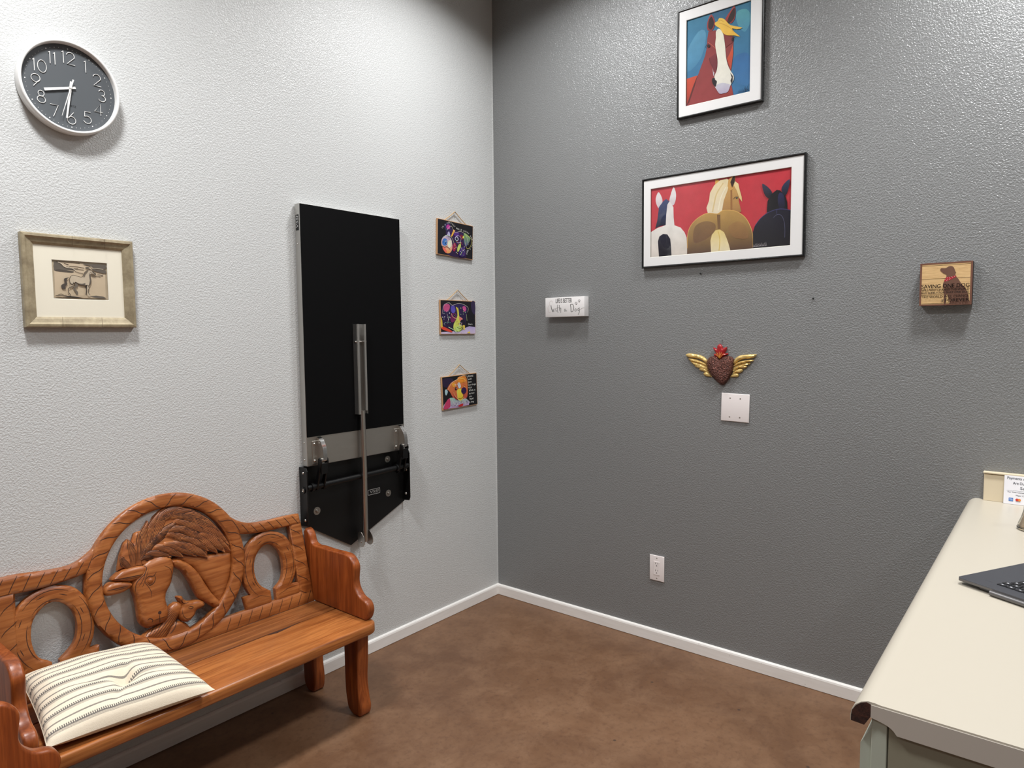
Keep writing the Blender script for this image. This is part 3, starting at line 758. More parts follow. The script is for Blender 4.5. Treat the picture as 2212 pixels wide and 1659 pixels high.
# ================================================================== FOLD-UP EXAM TABLE ON THE LEFT WALL
def make_table():
    t = thing('exam_table', 'black fold-up examination table with stainless edges folded against the light wall', 'exam table', (-1.014, 0.0, 0.55))
    X0, X1, D = -1.2895, -0.7396, 0.040
    box('table_top', (X0, X1, -D, -0.004, 0.958, 2.066), M['steel_z'], t, 0.0015, 1)
    b = box('steel_band', (X0+0.001, X1-0.001, -D-0.0012, -D+0.002, 0.962, 1.084), M['steel'], t)
    box('rubber_mat', (X0+0.001, X1-0.004, -D-0.003, -D+0.002, 1.084, 2.0645), M['black'], t, 0.001, 1)
    lb = box('maker_label', (X0-0.0008, X0+0.001, -0.032, -0.012, 1.955, 2.02), M['black_metal'], t)
    SW = lambda u, v, w: (X0-0.0008-w, -u, v)
    put_text('lettering', 'VSSI', SW, 0.0004, INK['silver'], lb, 0.029, 1.963, 0.014, 0.05, ang=math.pi/2, shear=0.2)
    def rivet(p, ax, r=0.006, parent=t, m='chrome', name='rivet'):
        bm = bmesh.new(); lathe(bm, [(r, -0.001), (r, 0.0008), (r*0.75, r*0.45), (r*0.35, r*0.68), (0, r*0.72)], p, ax, 14); return bm_mesh(name, bm, M[m], parent, True, 60)
    for z in (1.90, 1.06, 0.985): rivet((X0, -0.02, z), (-1, 0, 0), 0.0045)
    # wall bracket: pentagon plate with two side flanges
    bm = bmesh.new(); prism(bm, [(-1.302, 0.955), (-1.302, 0.705), (-1.052, 0.553), (-0.722, 0.697), (-0.722, 0.955)], 0.001, 0.013, LW, 0.001, 1)
    pl = bm_mesh('wall_plate', bm, M['black_metal'], t)
    for x0, z0 in ((-1.306, 0.70), (-0.727, 0.70)):
        bm = bmesh.new(); prism(bm, [(0.001, z0), (0.050, z0+0.004), (0.057, z0+0.02), (0.057, 0.94), (0.048, 0.956), (0.001, 0.956)], x0, x0+0.006, lambda a, b, c: (c, -a, b), 0.001, 1)
        fl = bm_mesh('flange', bm, M['black_metal'], t)
        if x0 < -1: 
            for (yy, zz, r) in ((-0.030, 0.932, 0.005), (-0.036, 0.728, 0.0065)): rivet((x0, yy, zz), (-1, 0, 0), r, fl)
            bm = bmesh.new(); lathe(bm, [(0.014, 0), (0.014, 0.004), (0.0095, 0.0045), (0.009, 0.0025), (0.004, 0.002), (0, 0.002)], (x0, -0.030, 0.858), (-1, 0, 0), 20); w_ = bm_mesh('pivot', bm, M['black_metal'], fl, True, 40)
            bm = bmesh.new(); lathe(bm, [(0.0085, 0.0026), (0.0055, 0.0046), (0.0045, 0.003), (0, 0.003)], (x0, -0.030, 0.858), (-1, 0, 0), 20); bm_mesh('pivot_bolt', bm, M['zinc'], w_, True, 40)
        else:
            for (yy, zz) in ((-0.018, 0.905), (-0.035, 0.855), (-0.03, 0.735)): rivet((x0, yy, zz), (-1, 0, 0), 0.007, fl, 'zinc')
    for (x, z, r) in ((-1.2314, 0.7511, 0.0175), (-0.8253, 0.7535, 0.0165), (-0.826, 0.9195, 0.016)):
        bm = bmesh.new(); lathe(bm, [(r, 0), (r, 0.002), (r*0.42, 0.0024), (r*0.42, 0.006), (r*0.3, 0.0085), (0, 0.009)], (x, -0.013, z), (0, -1, 0), 20); bm_mesh('lag_washer', bm, M['zinc'], pl, True, 35)
    lb = box('maker_label', (-0.950, -0.877, -0.0145, -0.013, 0.765, 0.791), M['black_metal'], pl)
    fr = bmesh.new()
    for q in ((-0.950, -0.877, 0.765, 0.767), (-0.950, -0.877, 0.789, 0.791), (-0.950, -0.948, 0.765, 0.791), (-0.879, -0.877, 0.765, 0.791)): add_box(fr, q[0], q[1], -0.0149, -0.0144, q[2], q[3])
    bm_mesh('label_border', fr, INK['silver'], lb)
    put_text('lettering', 'VSSI', LW, 0.0149, INK['silver'], lb, -0.940, 0.7735, 0.0115, 0.051, shear=0.25)
    box('printed_rule', (-0.938, -0.890, -0.0149, -0.0144, 0.7688, 0.7700), INK['grey'], lb)
    # torsion tube
    bm = bmesh.new(); tube(bm, [(-1.300, -0.047, 0.868), (-0.728, -0.047, 0.878)], 0.0125, 16); tb = bm_mesh('torsion_tube', bm, M['black_metal'], t, True, 50)
    for x in (-1.275, -1.215, -0.80, -0.752):
        bm = bmesh.new(); tube(bm, [(x-0.006, -0.047, 0.8685 if x < -1 else 0.877), (x+0.006, -0.047, 0.8685 if x < -1 else 0.877)], 0.018, 16); bm_mesh('collar', bm, M['black_metal'], tb, True, 50)
    # latch brackets, curved chrome lever and black links
    for bx in (-1.235, -0.775):
        br = box('latch_bracket', (bx-0.030, bx+0.032, -D-0.0045, -D-0.0012, 0.966, 1.066), M['steel'], t, 0.001, 1)
        arcp = spline([(0.046, 1.079), (0.060, 1.074), (0.075, 1.058), (0.086, 1.034), (0.090, 1.008), (0.088, 0.985)], 4, False)
        bm = bmesh.new(); prism(bm, [(0.041, 0.966), (0.041, 1.079)]+arcp+[(0.070, 0.970)], bx-0.006, bx-0.003, lambda a, b, c: (c, -a, b)); bm_mesh('bracket_web', bm, M['steel'], br)
        for q in ((-0.020, 1.052), (0.020, 1.052), (-0.020, 0.98), (0.020, 0.98)): rivet((bx+q[0], -D-0.0045, q[1]), (0, -1, 0), 0.0058, br)
        A_ = np.array(arcp); T_ = np.gradient(A_, axis=0); T_ /= np.hypot(*T_.T)[:, None]; N_ = np.c_[T_[:, 1], -T_[:, 0]]
        bm = bmesh.new(); prism(bm, [tuple(p) for p in A_+N_*-0.003]+[tuple(p) for p in (A_+N_*0.0015)[::-1]], bx-0.010, bx+0.010, lambda a, b, c: (c, -a, b)); bm_mesh('curved_lever', bm, M['chrome'], t, True, 35)
        bm = bmesh.new(); tube(bm, [(bx-0.020, -0.078, 0.985), (bx+0.016, -0.078, 0.985)], 0.0095, 14); rl = bm_mesh('roller', bm, M['chrome'], t, True, 50)
        for dx in (-0.022, 0.012):
            bm = bmesh.new(); prism(bm, [(0.069, 0.990), (0.078, 0.997), (0.087, 0.990), (0.090, 0.975), (0.078, 0.935), (0.066, 0.885), (0.058, 0.855), (0.040, 0.850), (0.032, 0.868), (0.050, 0.905), (0.064, 0.945)], bx+dx, bx+dx+0.007, lambda a, b, c: (c, -a, b), 0.001, 1)
            bm_mesh('link_arm', bm, M['black_metal'], t)
        box('link_bridge', (bx-0.018, bx+0.014, -0.089, -0.083, 0.925, 0.972), M['black_metal'], t, 0.001, 1)
    # leg with its channel and foot clevis
    cx = -1.008
    bm = bmesh.new()
    add_box(bm, cx-0.026, cx+0.026, -D-0.006, -D-0.003, 1.160, 1.566); add_box(bm, cx-0.026, cx-0.0235, -D-0.030, -D-0.006, 1.160, 1.566); add_box(bm, cx+0.0235, cx+0.026, -D-0.030, -D-0.006, 1.160, 1.566)
    add_box(bm, cx-0.0235, cx-0.014, -D-0.032, -D-0.029, 1.160, 1.566); add_box(bm, cx+0.014, cx+0.0235, -D-0.032, -D-0.029, 1.175, 1.566)
    ch = bm_mesh('leg_channel', bm, M['steel_z'], t)
    bm = bmesh.new(); tube(bm, [(cx-0.032, -D-0.02, 1.487), (cx+0.032, -D-0.02, 1.487)], 0.004, 10); bm_mesh('cross_pin', bm, M['chrome'], ch, True, 50)
    bm = bmesh.new(); tube(bm, [(cx, -D-0.022, 1.175), (cx+0.0, -D-0.026, 0.9), (cx-0.004, -D-0.026, 0.572)], 0.0125, 16); lg = bm_mesh('support_leg', bm, M['gunmetal'], t, True, 50)
    for z in (1.055, 0.988): rivet((cx+0.030, -D-0.001, z), (0, -1, 0), 0.0065)
    bm = bmesh.new()
    for s_ in (-1, 1):
        pr = spline([(0.046, 0.612), (0.066, 0.618), (0.084, 0.600), (0.090, 0.575), (0.080, 0.555), (0.062, 0.552), (0.046, 0.562)], 4)
        prism(bm, pr, cx-0.004+s_*0.024-0.0015, cx-0.004+s_*0.024+0.0015, lambda a, b, c: (c, -a, b))
    add_box(bm, cx-0.029, cx+0.021, -0.049, -0.046, 0.562, 0.612)
    cl = bm_mesh('foot_clevis', bm, M['gunmetal'], lg)
    rivet((cx-0.0295, -0.066, 0.575), (-1, 0, 0), 0.005, cl)
make_table()

# ================================================================== PICTURES AND SIGNS
def moulding(name, fn, u0, u1, v0, v1, prof, mt, parent):
    """mitred picture frame; prof = (inset from outer edge, height off the wall)"""
    V, F = [], []; n = len(prof)
    for (su, sv) in ((0, 0), (1, 0), (1, 1), (0, 1)):
        for ins, w in prof:
            V.append(fn((u0+ins) if su == 0 else (u1-ins), (v0+ins) if sv == 0 else (v1-ins), w))
    for c in range(4):
        a, b = c*n, ((c+1) % 4)*n
        for i in range(n-1): F.append((a+i, b+i, b+i+1, a+i+1))
    return mesh(name, V, F, mt, parent)
def rect_fn(fn, u0, u1, v0, v1, w0, w1):
    p = [fn(u, v, w) for u in (u0, u1) for v in (v0, v1) for w in (w0, w1)]
    q = np.array(p); a, b = q.min(0), q.max(0); return (a[0], b[0], a[1], b[1], a[2], b[2])
def window_mat(name, fn, o, i, w, mt, parent, bev=0.0015):
    """mat board with a bevelled window: o, i = (u0, u1, v0, v1)"""
    V = []
    for (q, ww) in ((o, w), (i, w), ((i[0]+bev, i[1]-bev, i[2]+bev, i[3]-bev), w-bev)):
        V += [fn(q[0], q[2], ww), fn(q[1], q[2], ww), fn(q[1], q[3], ww), fn(q[0], q[3], ww)]
    F = [(k, (k+1) % 4, 4+(k+1) % 4, 4+k) for k in range(4)]
    m = mesh(name, V, F, mt, parent)
    F2 = [(4+k, 4+(k+1) % 4, 8+(k+1) % 4, 8+k) for k in range(4)]
    mesh('bevel', V, F2, M['bevel_core'], m); return m
BLK_PROF = lambda d, w: [(0, 0.001), (0, d-0.002), (0.002, d), (w*0.55, d), (w, d-0.005), (w, 0.004)]

# ---- painting of three horses
def painting_three():
    u0, u1, v0, v1 = 0.9432, 1.6854, 1.8211, 2.2386; d = 0.022
    t = thing('framed_painting', 'wide black-framed painting of three horses seen from behind on red', 'picture', (0, -(u0+u1)/2, v0))
    moulding('frame', RW, u0, u1, v0, v1, BLK_PROF(d, 0.0095), M['black_gloss'], t)
    q = lambda X, Y: on_right(1360+X/5.53, 310+Y/5.53, 0.013)
    a, b, c, e = q(258, 548), q(1938, 275), q(1928, 1208), q(247, 1375)
    A = ((a[0]+e[0])/2, (b[0]+c[0])/2, (e[1]+c[1])/2, (a[1]+b[1])/2)
    window_mat('mat_board', RW, (u0+0.006, u1-0.006, v0+0.006, v1-0.006), A, 0.0175, M['mat_board'], t)
    # affine art space: zoomed tracing coordinates -> art rectangle
    def z(X, Y):
        p = q(X, Y); return (min(max(p[0], A[0]), A[1]), min(max(p[1], A[2]), A[3]))
    Z = lambda L_: [z(*p) for p in L_]
    pr = Print(RW, 0.0115)
    pr.poly([(A[0], A[2]), (A[1], A[2]), (A[1], A[3]), (A[0], A[3])], (203, 62, 72), (196, 54, 64))
    WH, DK = (236, 232, 228), (32, 30, 44)
    pr.poly(Z([(345, 580), (385, 650), (388, 710), (350, 775), (318, 720), (312, 650)]), (240, 236, 234), (214, 200, 204), 3)
    pr.poly(Z([(525, 520), (553, 600), (545, 690), (515, 740), (475, 690), (490, 610)]), (242, 238, 236), (220, 208, 212), 3)
    pr.poly(Z([(440, 720), (480, 690), (522, 760), (525, 880), (535, 985), (430, 990), (428, 850)]), WH)
    pr.poly(Z([(350, 760), (400, 690), (435, 662), (475, 690), (450, 730), (437, 850), (430, 975), (370, 985), (305, 1015), (330, 920)]), (62, 76, 120), (26, 26, 40))
    pr.poly(Z([(247, 1060), (330, 1010), (430, 975), (540, 978), (610, 1005), (655, 1060), (680, 1120), (690, 1335), (240, 1380)]), (240, 237, 230), (226, 216, 206))
    pr.poly(Z([(350, 1375), (338, 1170), (355, 1110), (400, 1080), (450, 1085), (485, 1140), (495, 1230), (500, 1360)]), (34, 32, 50), (24, 22, 32))
    pr.poly(Z([(1025, 425), (1065, 438), (1075, 470), (1020, 500)]), (226, 170, 84))
    pr.poly(Z([(1180, 460), (1235, 400), (1270, 470), (1300, 560), (1305, 690), (1335, 815), (1200, 840), (1085, 840), (1110, 720), (1150, 580)]), (222, 176, 104), (172, 128, 78))
    pr.poly(Z([(1205, 560), (1225, 560), (1228, 800), (1205, 810)]), (160, 112, 66))
    pr.poly(Z([(1160, 420), (1195, 440), (1170, 560), (1125, 680), (1098, 838), (1020, 845), (935, 835), (918, 770), (950, 680), (960, 590), (1010, 500), (1080, 440)]), (240, 222, 176), (238, 224, 196))
    pr.stroke(Z([(1120, 470), (1040, 600), (1010, 720), (990, 820)]), 0.006, (224, 200, 146), 4); pr.stroke(Z([(1150, 520), (1090, 650), (1060, 800)]), 0.005, (250, 240, 212), 4)
    pr.poly(Z([(1170, 510), (1182, 430), (1230, 388), (1262, 385), (1262, 450), (1232, 548), (1200, 565)]), (214, 164, 92)); pr.poly(Z([(1204, 462), (1236, 392), (1260, 390), (1256, 460), (1225, 530)]), (58, 42, 34))
    pr.poly(Z([(1258, 450), (1300, 480), (1315, 550), (1340, 640), (1345, 697), (1310, 650), (1280, 560), (1245, 500)]), (244, 222, 164), (238, 206, 140))
    e_ = z(1280, 650); pr.ell(e_, 0.0042, 0.0032, (56, 62, 58)); pr.ell((e_[0]+0.0005, e_[1]+0.001), 0.0015, 0.0012, (150, 170, 165)); pr.stroke(Z([(1240, 665), (1262, 640), (1300, 640)]), 0.0018, (70, 48, 32), 3)
    pr.poly(Z([(688, 1345), (690, 1120), (715, 1010), (780, 920), (880, 850), (960, 830), (1050, 838), (1110, 800), (1200, 795), (1290, 815), (1380, 880), (1440, 980), (1470, 1090), (1480, 1270)]), (196, 156, 88), (92, 66, 50))
    pr.stroke(Z([(690, 1250), (692, 1120), (717, 1010), (782, 920), (882, 850), (960, 832), (1050, 840), (1110, 802), (1200, 797), (1290, 817), (1380, 882), (1440, 982), (1470, 1090), (1474, 1240)]), 0.0026, (228, 182, 104), 3)
    pr.poly(Z([(1045, 850), (1085, 850), (1088, 1020), (1055, 1020)]), (128, 94, 58)); pr.poly(Z([(780, 1000), (900, 930), (1020, 960), (1010, 1060), (900, 1150), (770, 1180)]), (140, 106, 66), (120, 86, 58), 4)
    pr.poly(Z([(1180, 1000), (1300, 930), (1400, 1000), (1420, 1120), (1340, 1140), (1230, 1110)]), (166, 126, 76), (140, 102, 64), 4)
    pr.poly(Z([(975, 1320), (968, 1160), (985, 1090), (1030, 1035), (1080, 1028), (1130, 1060), (1160, 1130), (1185, 1200), (1206, 1300)]), (238, 214, 136), (240, 226, 190)); pr.stroke(Z([(1060, 1050), (1080, 1150), (1070, 1280)]), 0.004, (226, 196, 110), 4)
    pr.poly(Z([(1585, 482), (1640, 510), (1690, 560), (1703, 600), (1665, 655), (1620, 620), (1597, 560)]), (60, 62, 84), (24, 22, 30), 2)
    pr.poly(Z([(1915, 425), (1905, 520), (1880, 600), (1850, 620), (1815, 560), (1840, 490)]), (58, 66, 96), (30, 28, 40), 2)
    pr.poly(Z([(1640, 825), (1650, 690), (1695, 605), (1760, 555), (1800, 560), (1860, 620), (1885, 700), (1890, 800)]), (26, 22, 28), (22, 19, 24))
    pr.poly(Z([(1785, 600), (1820, 590), (1850, 640), (1852, 770), (1795, 780), (1772, 680)]), (46, 46, 84), (27, 24, 42), 3)
    pr.poly(Z([(1475, 1275), (1475, 1060), (1500, 980), (1560, 900), (1650, 825), (1760, 785), (1850, 780), (1950, 797), (1950, 1230)]), (30, 28, 44), (23, 18, 23))
    pr.stroke(Z([(1500, 985), (1560, 903), (1650, 830), (1760, 788), (1850, 784), (1936, 800)]), 0.0024, (70, 68, 118), 3); pr.stroke(Z([(1762, 790), (1758, 840)]), 0.0015, (74, 72, 120))
    pr.stroke(Z([(1720, 888), (1760, 852), (1812, 857), (1845, 920), (1858, 1020), (1855, 1125)]), 0.0016, (92, 92, 120), 3)
    for k in range(9): pr.stroke(Z([(1480+k*18, 1235-k*1.5), (1488+k*18, 1205-k*2-(k % 3)*6), (1496+k*18, 1232-k*1.5)]), 0.0011, (186, 178, 180), same=k > 0)
    pr.stroke(Z([(1470, 1238), (1560, 1226), (1640, 1222)]), 0.001, (186, 178, 180))
    pr.build('painted_sheet', t)
    box('glass_pane', rect_fn(RW, u0+0.0085, u1-0.0085, v0+0.0085, v1-0.0085, 0.0185, 0.0192), M['pane'], t)
painting_three()

# ---- painting of the chestnut horse
def painting_one():
    u0, u1, v0, v1 = 1.1177, 1.5054, 2.4808, 2.9750; d = 0.022
    q = lambda X, Y: on_right(1440+X/6.146, Y/6.146, 0.013)
    a, b, c, e = q(258, 275), q(1122, 5), q(1120, 1222), q(265, 1412)
    A = ((a[0]+e[0])/2, (b[0]+c[0])/2, (e[1]+c[1])/2, (a[1]+b[1])/2)
    v1 = A[3]+(A[2]-v0)
    t = thing('framed_painting', 'tall black-framed painting of a chestnut horse with a white blaze on blue', 'picture', (0, -(u0+u1)/2, v0))
    moulding('frame', RW, u0, u1, v0, v1, BLK_PROF(d, 0.0095), M['black_gloss'], t)
    window_mat('mat_board', RW, (u0+0.006, u1-0.006, v0+0.006, v1-0.006), A, 0.0175, M['mat_board'], t)
    def z(X, Y):
        p = q(X, Y); return (min(max(p[0], A[0]), A[1]), min(max(p[1], A[2]), A[3]))
    Z = lambda L_: [z(*p) for p in L_]
    pr = Print(RW, 0.0115)
    pr.poly([(A[0], A[2]), (A[1], A[2]), (A[1], A[3]), (A[0], A[3])], (66, 128, 158), (62, 118, 164))
    pr.poly(Z([(258, 700), (420, 420), (520, 440), (460, 760), (270, 960)]), (92, 152, 182), (74, 134, 170), 3); pr.poly(Z([(930, 160), (1060, 120), (1122, 240), (1040, 420), (940, 320)]), (96, 166, 176), (84, 148, 176), 4)
    pr.poly(Z([(900, 760), (1060, 700), (1122, 820), (1120, 1100), (960, 1120), (890, 960)]), (58, 110, 162), (66, 122, 172), 4); pr.poly(Z([(620, 120), (840, 60), (880, 90), (780, 240), (650, 250)]), (58, 104, 136), (60, 112, 146), 3)
    pr.poly(Z([(250, 1050), (410, 1000), (372, 1120), (300, 1300), (255, 1430)]), (206, 84, 60), (160, 58, 52))
    pr.poly(Z([(640, 400), (555, 420), (538, 520), (532, 640), (510, 740), (440, 930), (400, 1040), (330, 1230), (262, 1430), (890, 1300), (872, 1200), (850, 1100), (856, 900), (862, 760), (885, 600), (892, 490), (800, 430)]), (142, 62, 62), (152, 66, 66))
    pr.poly(Z([(405, 1010), (380, 1120), (300, 1360), (268, 1400), (345, 1160)]), (98, 48, 46))
    pr.poly(Z([(700, 1290), (740, 1240), (860, 1130), (888, 1275)]), (170, 70, 64), (150, 62, 58))
    pr.poly(Z([(592, 188), (632, 250), (642, 330), (600, 412), (545, 402), (535, 330), (555, 250)]), (170, 72, 72), (140, 58, 58), 2); pr.poly(Z([(595, 218), (622, 270), (626, 330), (592, 392), (552, 362), (560, 272)]), (58, 40, 40), None, 2)
    pr.poly(Z([(897, 78), (914, 130), (906, 240), (860, 310), (800, 290), (778, 250), (850, 140)]), (178, 72, 70), (150, 58, 58), 2); pr.poly(Z([(900, 100), (908, 170), (890, 250), (830, 308), (806, 280), (850, 170)]), (58, 42, 42), None, 2)
    pr.poly(Z([(882, 590), (885, 700), (856, 930), (832, 870), (802, 780), (842, 700)]), (206, 88, 60), (196, 78, 54)); pr.poly(Z([(770, 480), (890, 490), (880, 560), (800, 620), (780, 640)]), (132, 58, 58))
    pr.poly(Z([(560, 780), (660, 700), (676, 860), (650, 960), (610, 900)]), (128, 56, 60), (120, 54, 62))
    pr.stroke(Z([(545, 560), (590, 590), (660, 655)]), 0.0022, (196, 96, 80), 3); pr.stroke(Z([(570, 770), (580, 830), (612, 890)]), 0.0014, (96, 46, 50), 3)
    pr.poly(Z([(655, 425), (690, 380), (722, 400), (755, 460), (768, 540), (780, 640), (790, 760), (812, 860), (850, 940), (888, 1000), (890, 1060), (850, 1130), (830, 1180), (815, 1218), (760, 1238), (700, 1243), (675, 1200), (640, 1150), (655, 1100), (668, 1075), (640, 1058), (636, 1010), (662, 950), (676, 880), (676, 780), (660, 690), (646, 590), (656, 500)]), (238, 236, 216), (236, 232, 222), 2)
    pr.poly(Z([(650, 1155), (680, 1120), (740, 1100), (800, 1110), (845, 1130), (815, 1218), (760, 1238), (700, 1243)]), (206, 204, 214), (182, 172, 196), 2)
    pr.poly(Z([(610, 905), (625, 960), (636, 960), (630, 1000), (622, 1010)]), (206, 196, 206))
    pr.poly(Z([(610, 1040), (640, 1035), (645, 1060), (668, 1080), (662, 1120), (650, 1155), (620, 1125), (604, 1080)]), (40, 34, 38), None, 2); pr.poly(Z([(846, 965), (880, 1010), (876, 1080), (860, 1112), (850, 1070), (866, 1030)]), (40, 34, 38))
    pr.poly(Z([(700, 242), (760, 250), (800, 290), (845, 332), (920, 350), (1007, 370), (935, 390), (870, 377), (905, 430), (978, 487), (900, 472), (800, 470), (740, 430), (712, 380), (652, 342), (642, 305), (680, 282)]), (244, 204, 92), (236, 184, 72), 2)
    pr.stroke(Z([(700, 310), (770, 330), (850, 375), (890, 430)]), 0.0016, (206, 146, 54), 4); pr.stroke(Z([(690, 290), (720, 270), (760, 290)]), 0.0013, (206, 146, 54), 3)
    pr.ell(z(560, 612), 0.0058, 0.0062, (44, 34, 34)); pr.stroke(Z([(520, 635), (532, 600), (560, 585)]), 0.0022, (44, 34, 34), 3); pr.ell(z(876, 522), 0.0032, 0.0082, (44, 34, 34)); pr.stroke(Z([(880, 485), (898, 500), (915, 497)]), 0.0018, (44, 34, 34), 3)
    for k in range(7): pr.stroke(Z([(948+k*19, 1240-k*5), (958+k*19, 1205-k*7-(k % 2)*14), (966+k*19, 1232-k*5)]), 0.0015, (28, 56, 84), same=k > 0)
    pr.stroke(Z([(1048, 1150), (1040, 1175), (1052, 1190), (1045, 1225)]), 0.0018, (24, 48, 76), 3); pr.stroke(Z([(1078, 1148), (1070, 1180), (1080, 1200)]), 0.0018, (24, 48, 76), 3)
    pr.build('painted_sheet', t)
    box('glass_pane', rect_fn(RW, u0+0.0085, u1-0.0085, v0+0.0085, v1-0.0085, 0.0185, 0.0192), M['pane'], t)
painting_one()

# ---- framed engraving on the left wall
def engraving():
    u0, u1, v0, v1 = -2.2704, -1.9443, 1.5496, 1.8442; d = 0.026
    t = thing('framed_engraving', 'small engraving of a standing horse in a tan gilt frame', 'picture', ((u0+u1)/2, 0, v0))
    moulding('frame', LW, u0, u1, v0, v1, [(0, 0.001), (0, d-0.004), (0.003, d), (0.010, d+0.001), (0.013, d-0.002), (0.016, d-0.004), (0.027, d-0.007), (0.0335, d-0.0105), (0.0335, d-0.018)], M['frame_gold'], t)
    V, F = [], []
    for uu, vv0, vv1 in ((-2.13, v1-0.033, v1-0.001), (-2.035, v1-0.033, v1-0.001), (-2.17, v0+0.001, v0+0.033), (-2.055, v0+0.001, v0+0.033)):
        ribbon(V, F, [(uu, vv0), (uu+0.0004, (vv0+vv1)/2), (uu, vv1)], 0.0008, lambda Q: np.full(len(Q), d+0.0012), LW, taper=False)
    q = lambda X, Y: on_left(100+X/14.43, 545+Y/14.43, 0.012)
    a, b, c, e = q(165, 218), q(1910, 345), q(1945, 1505), q(218, 1455)
    A = ((a[0]+e[0])/2, (b[0]+c[0])/2, (e[1]+c[1])/2, (a[1]+b[1])/2)
    window_mat('mat_board', LW, (u0+0.03, u1-0.03, v0+0.03, v1-0.03), A, 0.0125, M['cream_board'], t, 0.0012)
    def z(X, Y):
        p = q(X, Y); return (min(max(p[0], A[0]), A[1]), min(max(p[1], A[2]), A[3]))
    Z = lambda L_: [z(*p) for p in L_]
    pr = Print(LW, 0.0085); G1, G2, PB = (112, 104, 94), (60, 54, 50), (216, 198, 172)
    pr.poly([(A[0], A[2]), (A[1], A[2]), (A[1], A[3]), (A[0], A[3])], (198, 182, 154), (204, 186, 158))
    pr.poly(Z([(240, 285), (1845, 385), (1878, 1445), (275, 1395)]), (220, 200, 172), (212, 192, 162))
    pr.stroke(Z([(240, 285), (1845, 385), (1878, 1445), (275, 1395), (240, 285)]), 0.0007, (120, 108, 90))
    pr.poly(Z([(250, 290), (380, 310), (480, 360), (540, 430), (640, 480), (800, 500), (920, 570), (780, 560), (600, 560), (420, 580), (250, 560)]), G1, None, 2)
    pr.poly(Z([(260, 560), (400, 520), (600, 560), (860, 590), (850, 630), (700, 630), (420, 600)]), (92, 84, 76), None, 2)
    for L_ in ([(330, 285), (600, 300), (900, 330), (1050, 350)], [(560, 340), (700, 380), (640, 380)], [(720, 430), (900, 440), (1080, 470), (1190, 490)], [(860, 520), (1000, 530), (1180, 550)], [(620, 430), (760, 480), (1000, 500)], [(900, 590), (1040, 640), (1150, 660)], [(1420, 735), (1560, 740), (1700, 772)], [(1600, 690), (1780, 725), (1660, 740)], [(1440, 765), (1540, 772)]):
        pr.stroke(Z(L_), 0.0016, (118, 106, 92), 4)
    pr.poly(Z([(1130, 350), (1400, 370), (1840, 395), (1850, 520), (1640, 520), (1480, 480), (1380, 430), (1260, 400)]), G1, None, 2); pr.poly(Z([(1400, 510), (1600, 540), (1850, 560), (1855, 660), (1700, 640), (1520, 590)]), G1, None, 2)
    pr.poly(Z([(1225, 470), (1300, 460), (1370, 490), (1300, 510), (1230, 500)]), G1, None, 2)
    pr.stroke(Z([(370, 300), (480, 350), (540, 420), (660, 470), (820, 500), (920, 570)]), 0.0016, (232, 218, 196), 3); pr.stroke(Z([(1380, 430), (1450, 490), (1600, 510), (1780, 530)]), 0.0013, (232, 218, 196), 3)
    pr.poly(Z([(280, 1370), (420, 1290), (560, 1320), (760, 1340), (1400, 1350), (1560, 1345), (1870, 1410), (1875, 1445), (1400, 1430), (900, 1415), (500, 1405)]), (196, 176, 148)); pr.poly(Z([(1340, 1380), (1560, 1350), (1780, 1380), (1880, 1440), (1640, 1440)]), G1)
    pr.poly(Z([(500, 1395), (680, 1360), (900, 1380), (1150, 1420), (900, 1415)]), G2); pr.stroke(Z([(290, 1345), (500, 1350), (640, 1340)]), 0.001, G2); pr.stroke(Z([(370, 1315), (460, 1295), (540, 1310)]), 0.001, G2)
    # tail, legs, body, neck, head
    pr.poly(Z([(720, 775), (660, 790), (560, 820), (560, 900), (580, 960), (480, 1010), (470, 1080), (540, 1150), (610, 1130), (600, 1060), (660, 980), (630, 900), (660, 820)]), (84, 76, 70), None, 2)
    pr.poly(Z([(900, 930), (960, 960), (985, 1050), (930, 1110), (880, 1130), (950, 1190), (990, 1250), (985, 1320), (940, 1310), (915, 1240), (840, 1140), (850, 1090), (900, 1030)]), (120, 110, 98), None, 2)
    pr.poly(Z([(1225, 1000), (1270, 1010), (1262, 1150), (1255, 1330), (1228, 1330), (1240, 1180)]), G2)
    pr.poly(Z([(730, 940), (860, 1000), (850, 1070), (740, 1110), (700, 1150), (705, 1240), (750, 1300), (775, 1355), (740, 1360), (700, 1290), (665, 1250), (680, 1140), (720, 1080), (740, 1020)]), (186, 168, 144)); pr.stroke(Z([(860, 1040), (740, 1095), (688, 1150), (692, 1245), (740, 1300), (765, 1360)]), 0.0016, G2, 4)
    pr.poly(Z([(1270, 1000), (1330, 1040), (1332, 1130), (1305, 1180), (1312, 1260), (1362, 1320), (1372, 1380), (1315, 1392), (1285, 1330), (1268, 1200)]), (200, 184, 160)); pr.stroke(Z([(1310, 1050), (1335, 1120), (1305, 1180), (1312, 1262), (1365, 1325)]), 0.0014, G2, 3)
    body = [(760, 750), (820, 712), (900, 722), (980, 750), (1060, 770), (1120, 770), (1150, 720), (1180, 650), (1230, 590), (1310, 545), (1370, 528), (1400, 572), (1460, 600), (1530, 650), (1542, 690), (1500, 702), (1440, 668), (1385, 675), (1362, 722), (1382, 800), (1396, 880), (1380, 960), (1335, 1040), (1280, 1020), (1210, 1030), (1100, 1010), (980, 960), (900, 930), (840, 990), (760, 980), (722, 900), (730, 810)]
    pr.poly(Z(body), (212, 196, 172), None, 2); pr.stroke(Z(body+body[:1]), 0.0012, (70, 62, 56), 2)
    pr.poly(Z([(920, 930), (1000, 970), (1110, 985), (1215, 960), (1215, 1040), (1090, 1020), (980, 980)]), (108, 98, 88)); pr.poly(Z([(1330, 620), (1365, 730), (1396, 880), (1375, 980), (1330, 1030), (1355, 880), (1335, 760)]), (112, 102, 92))
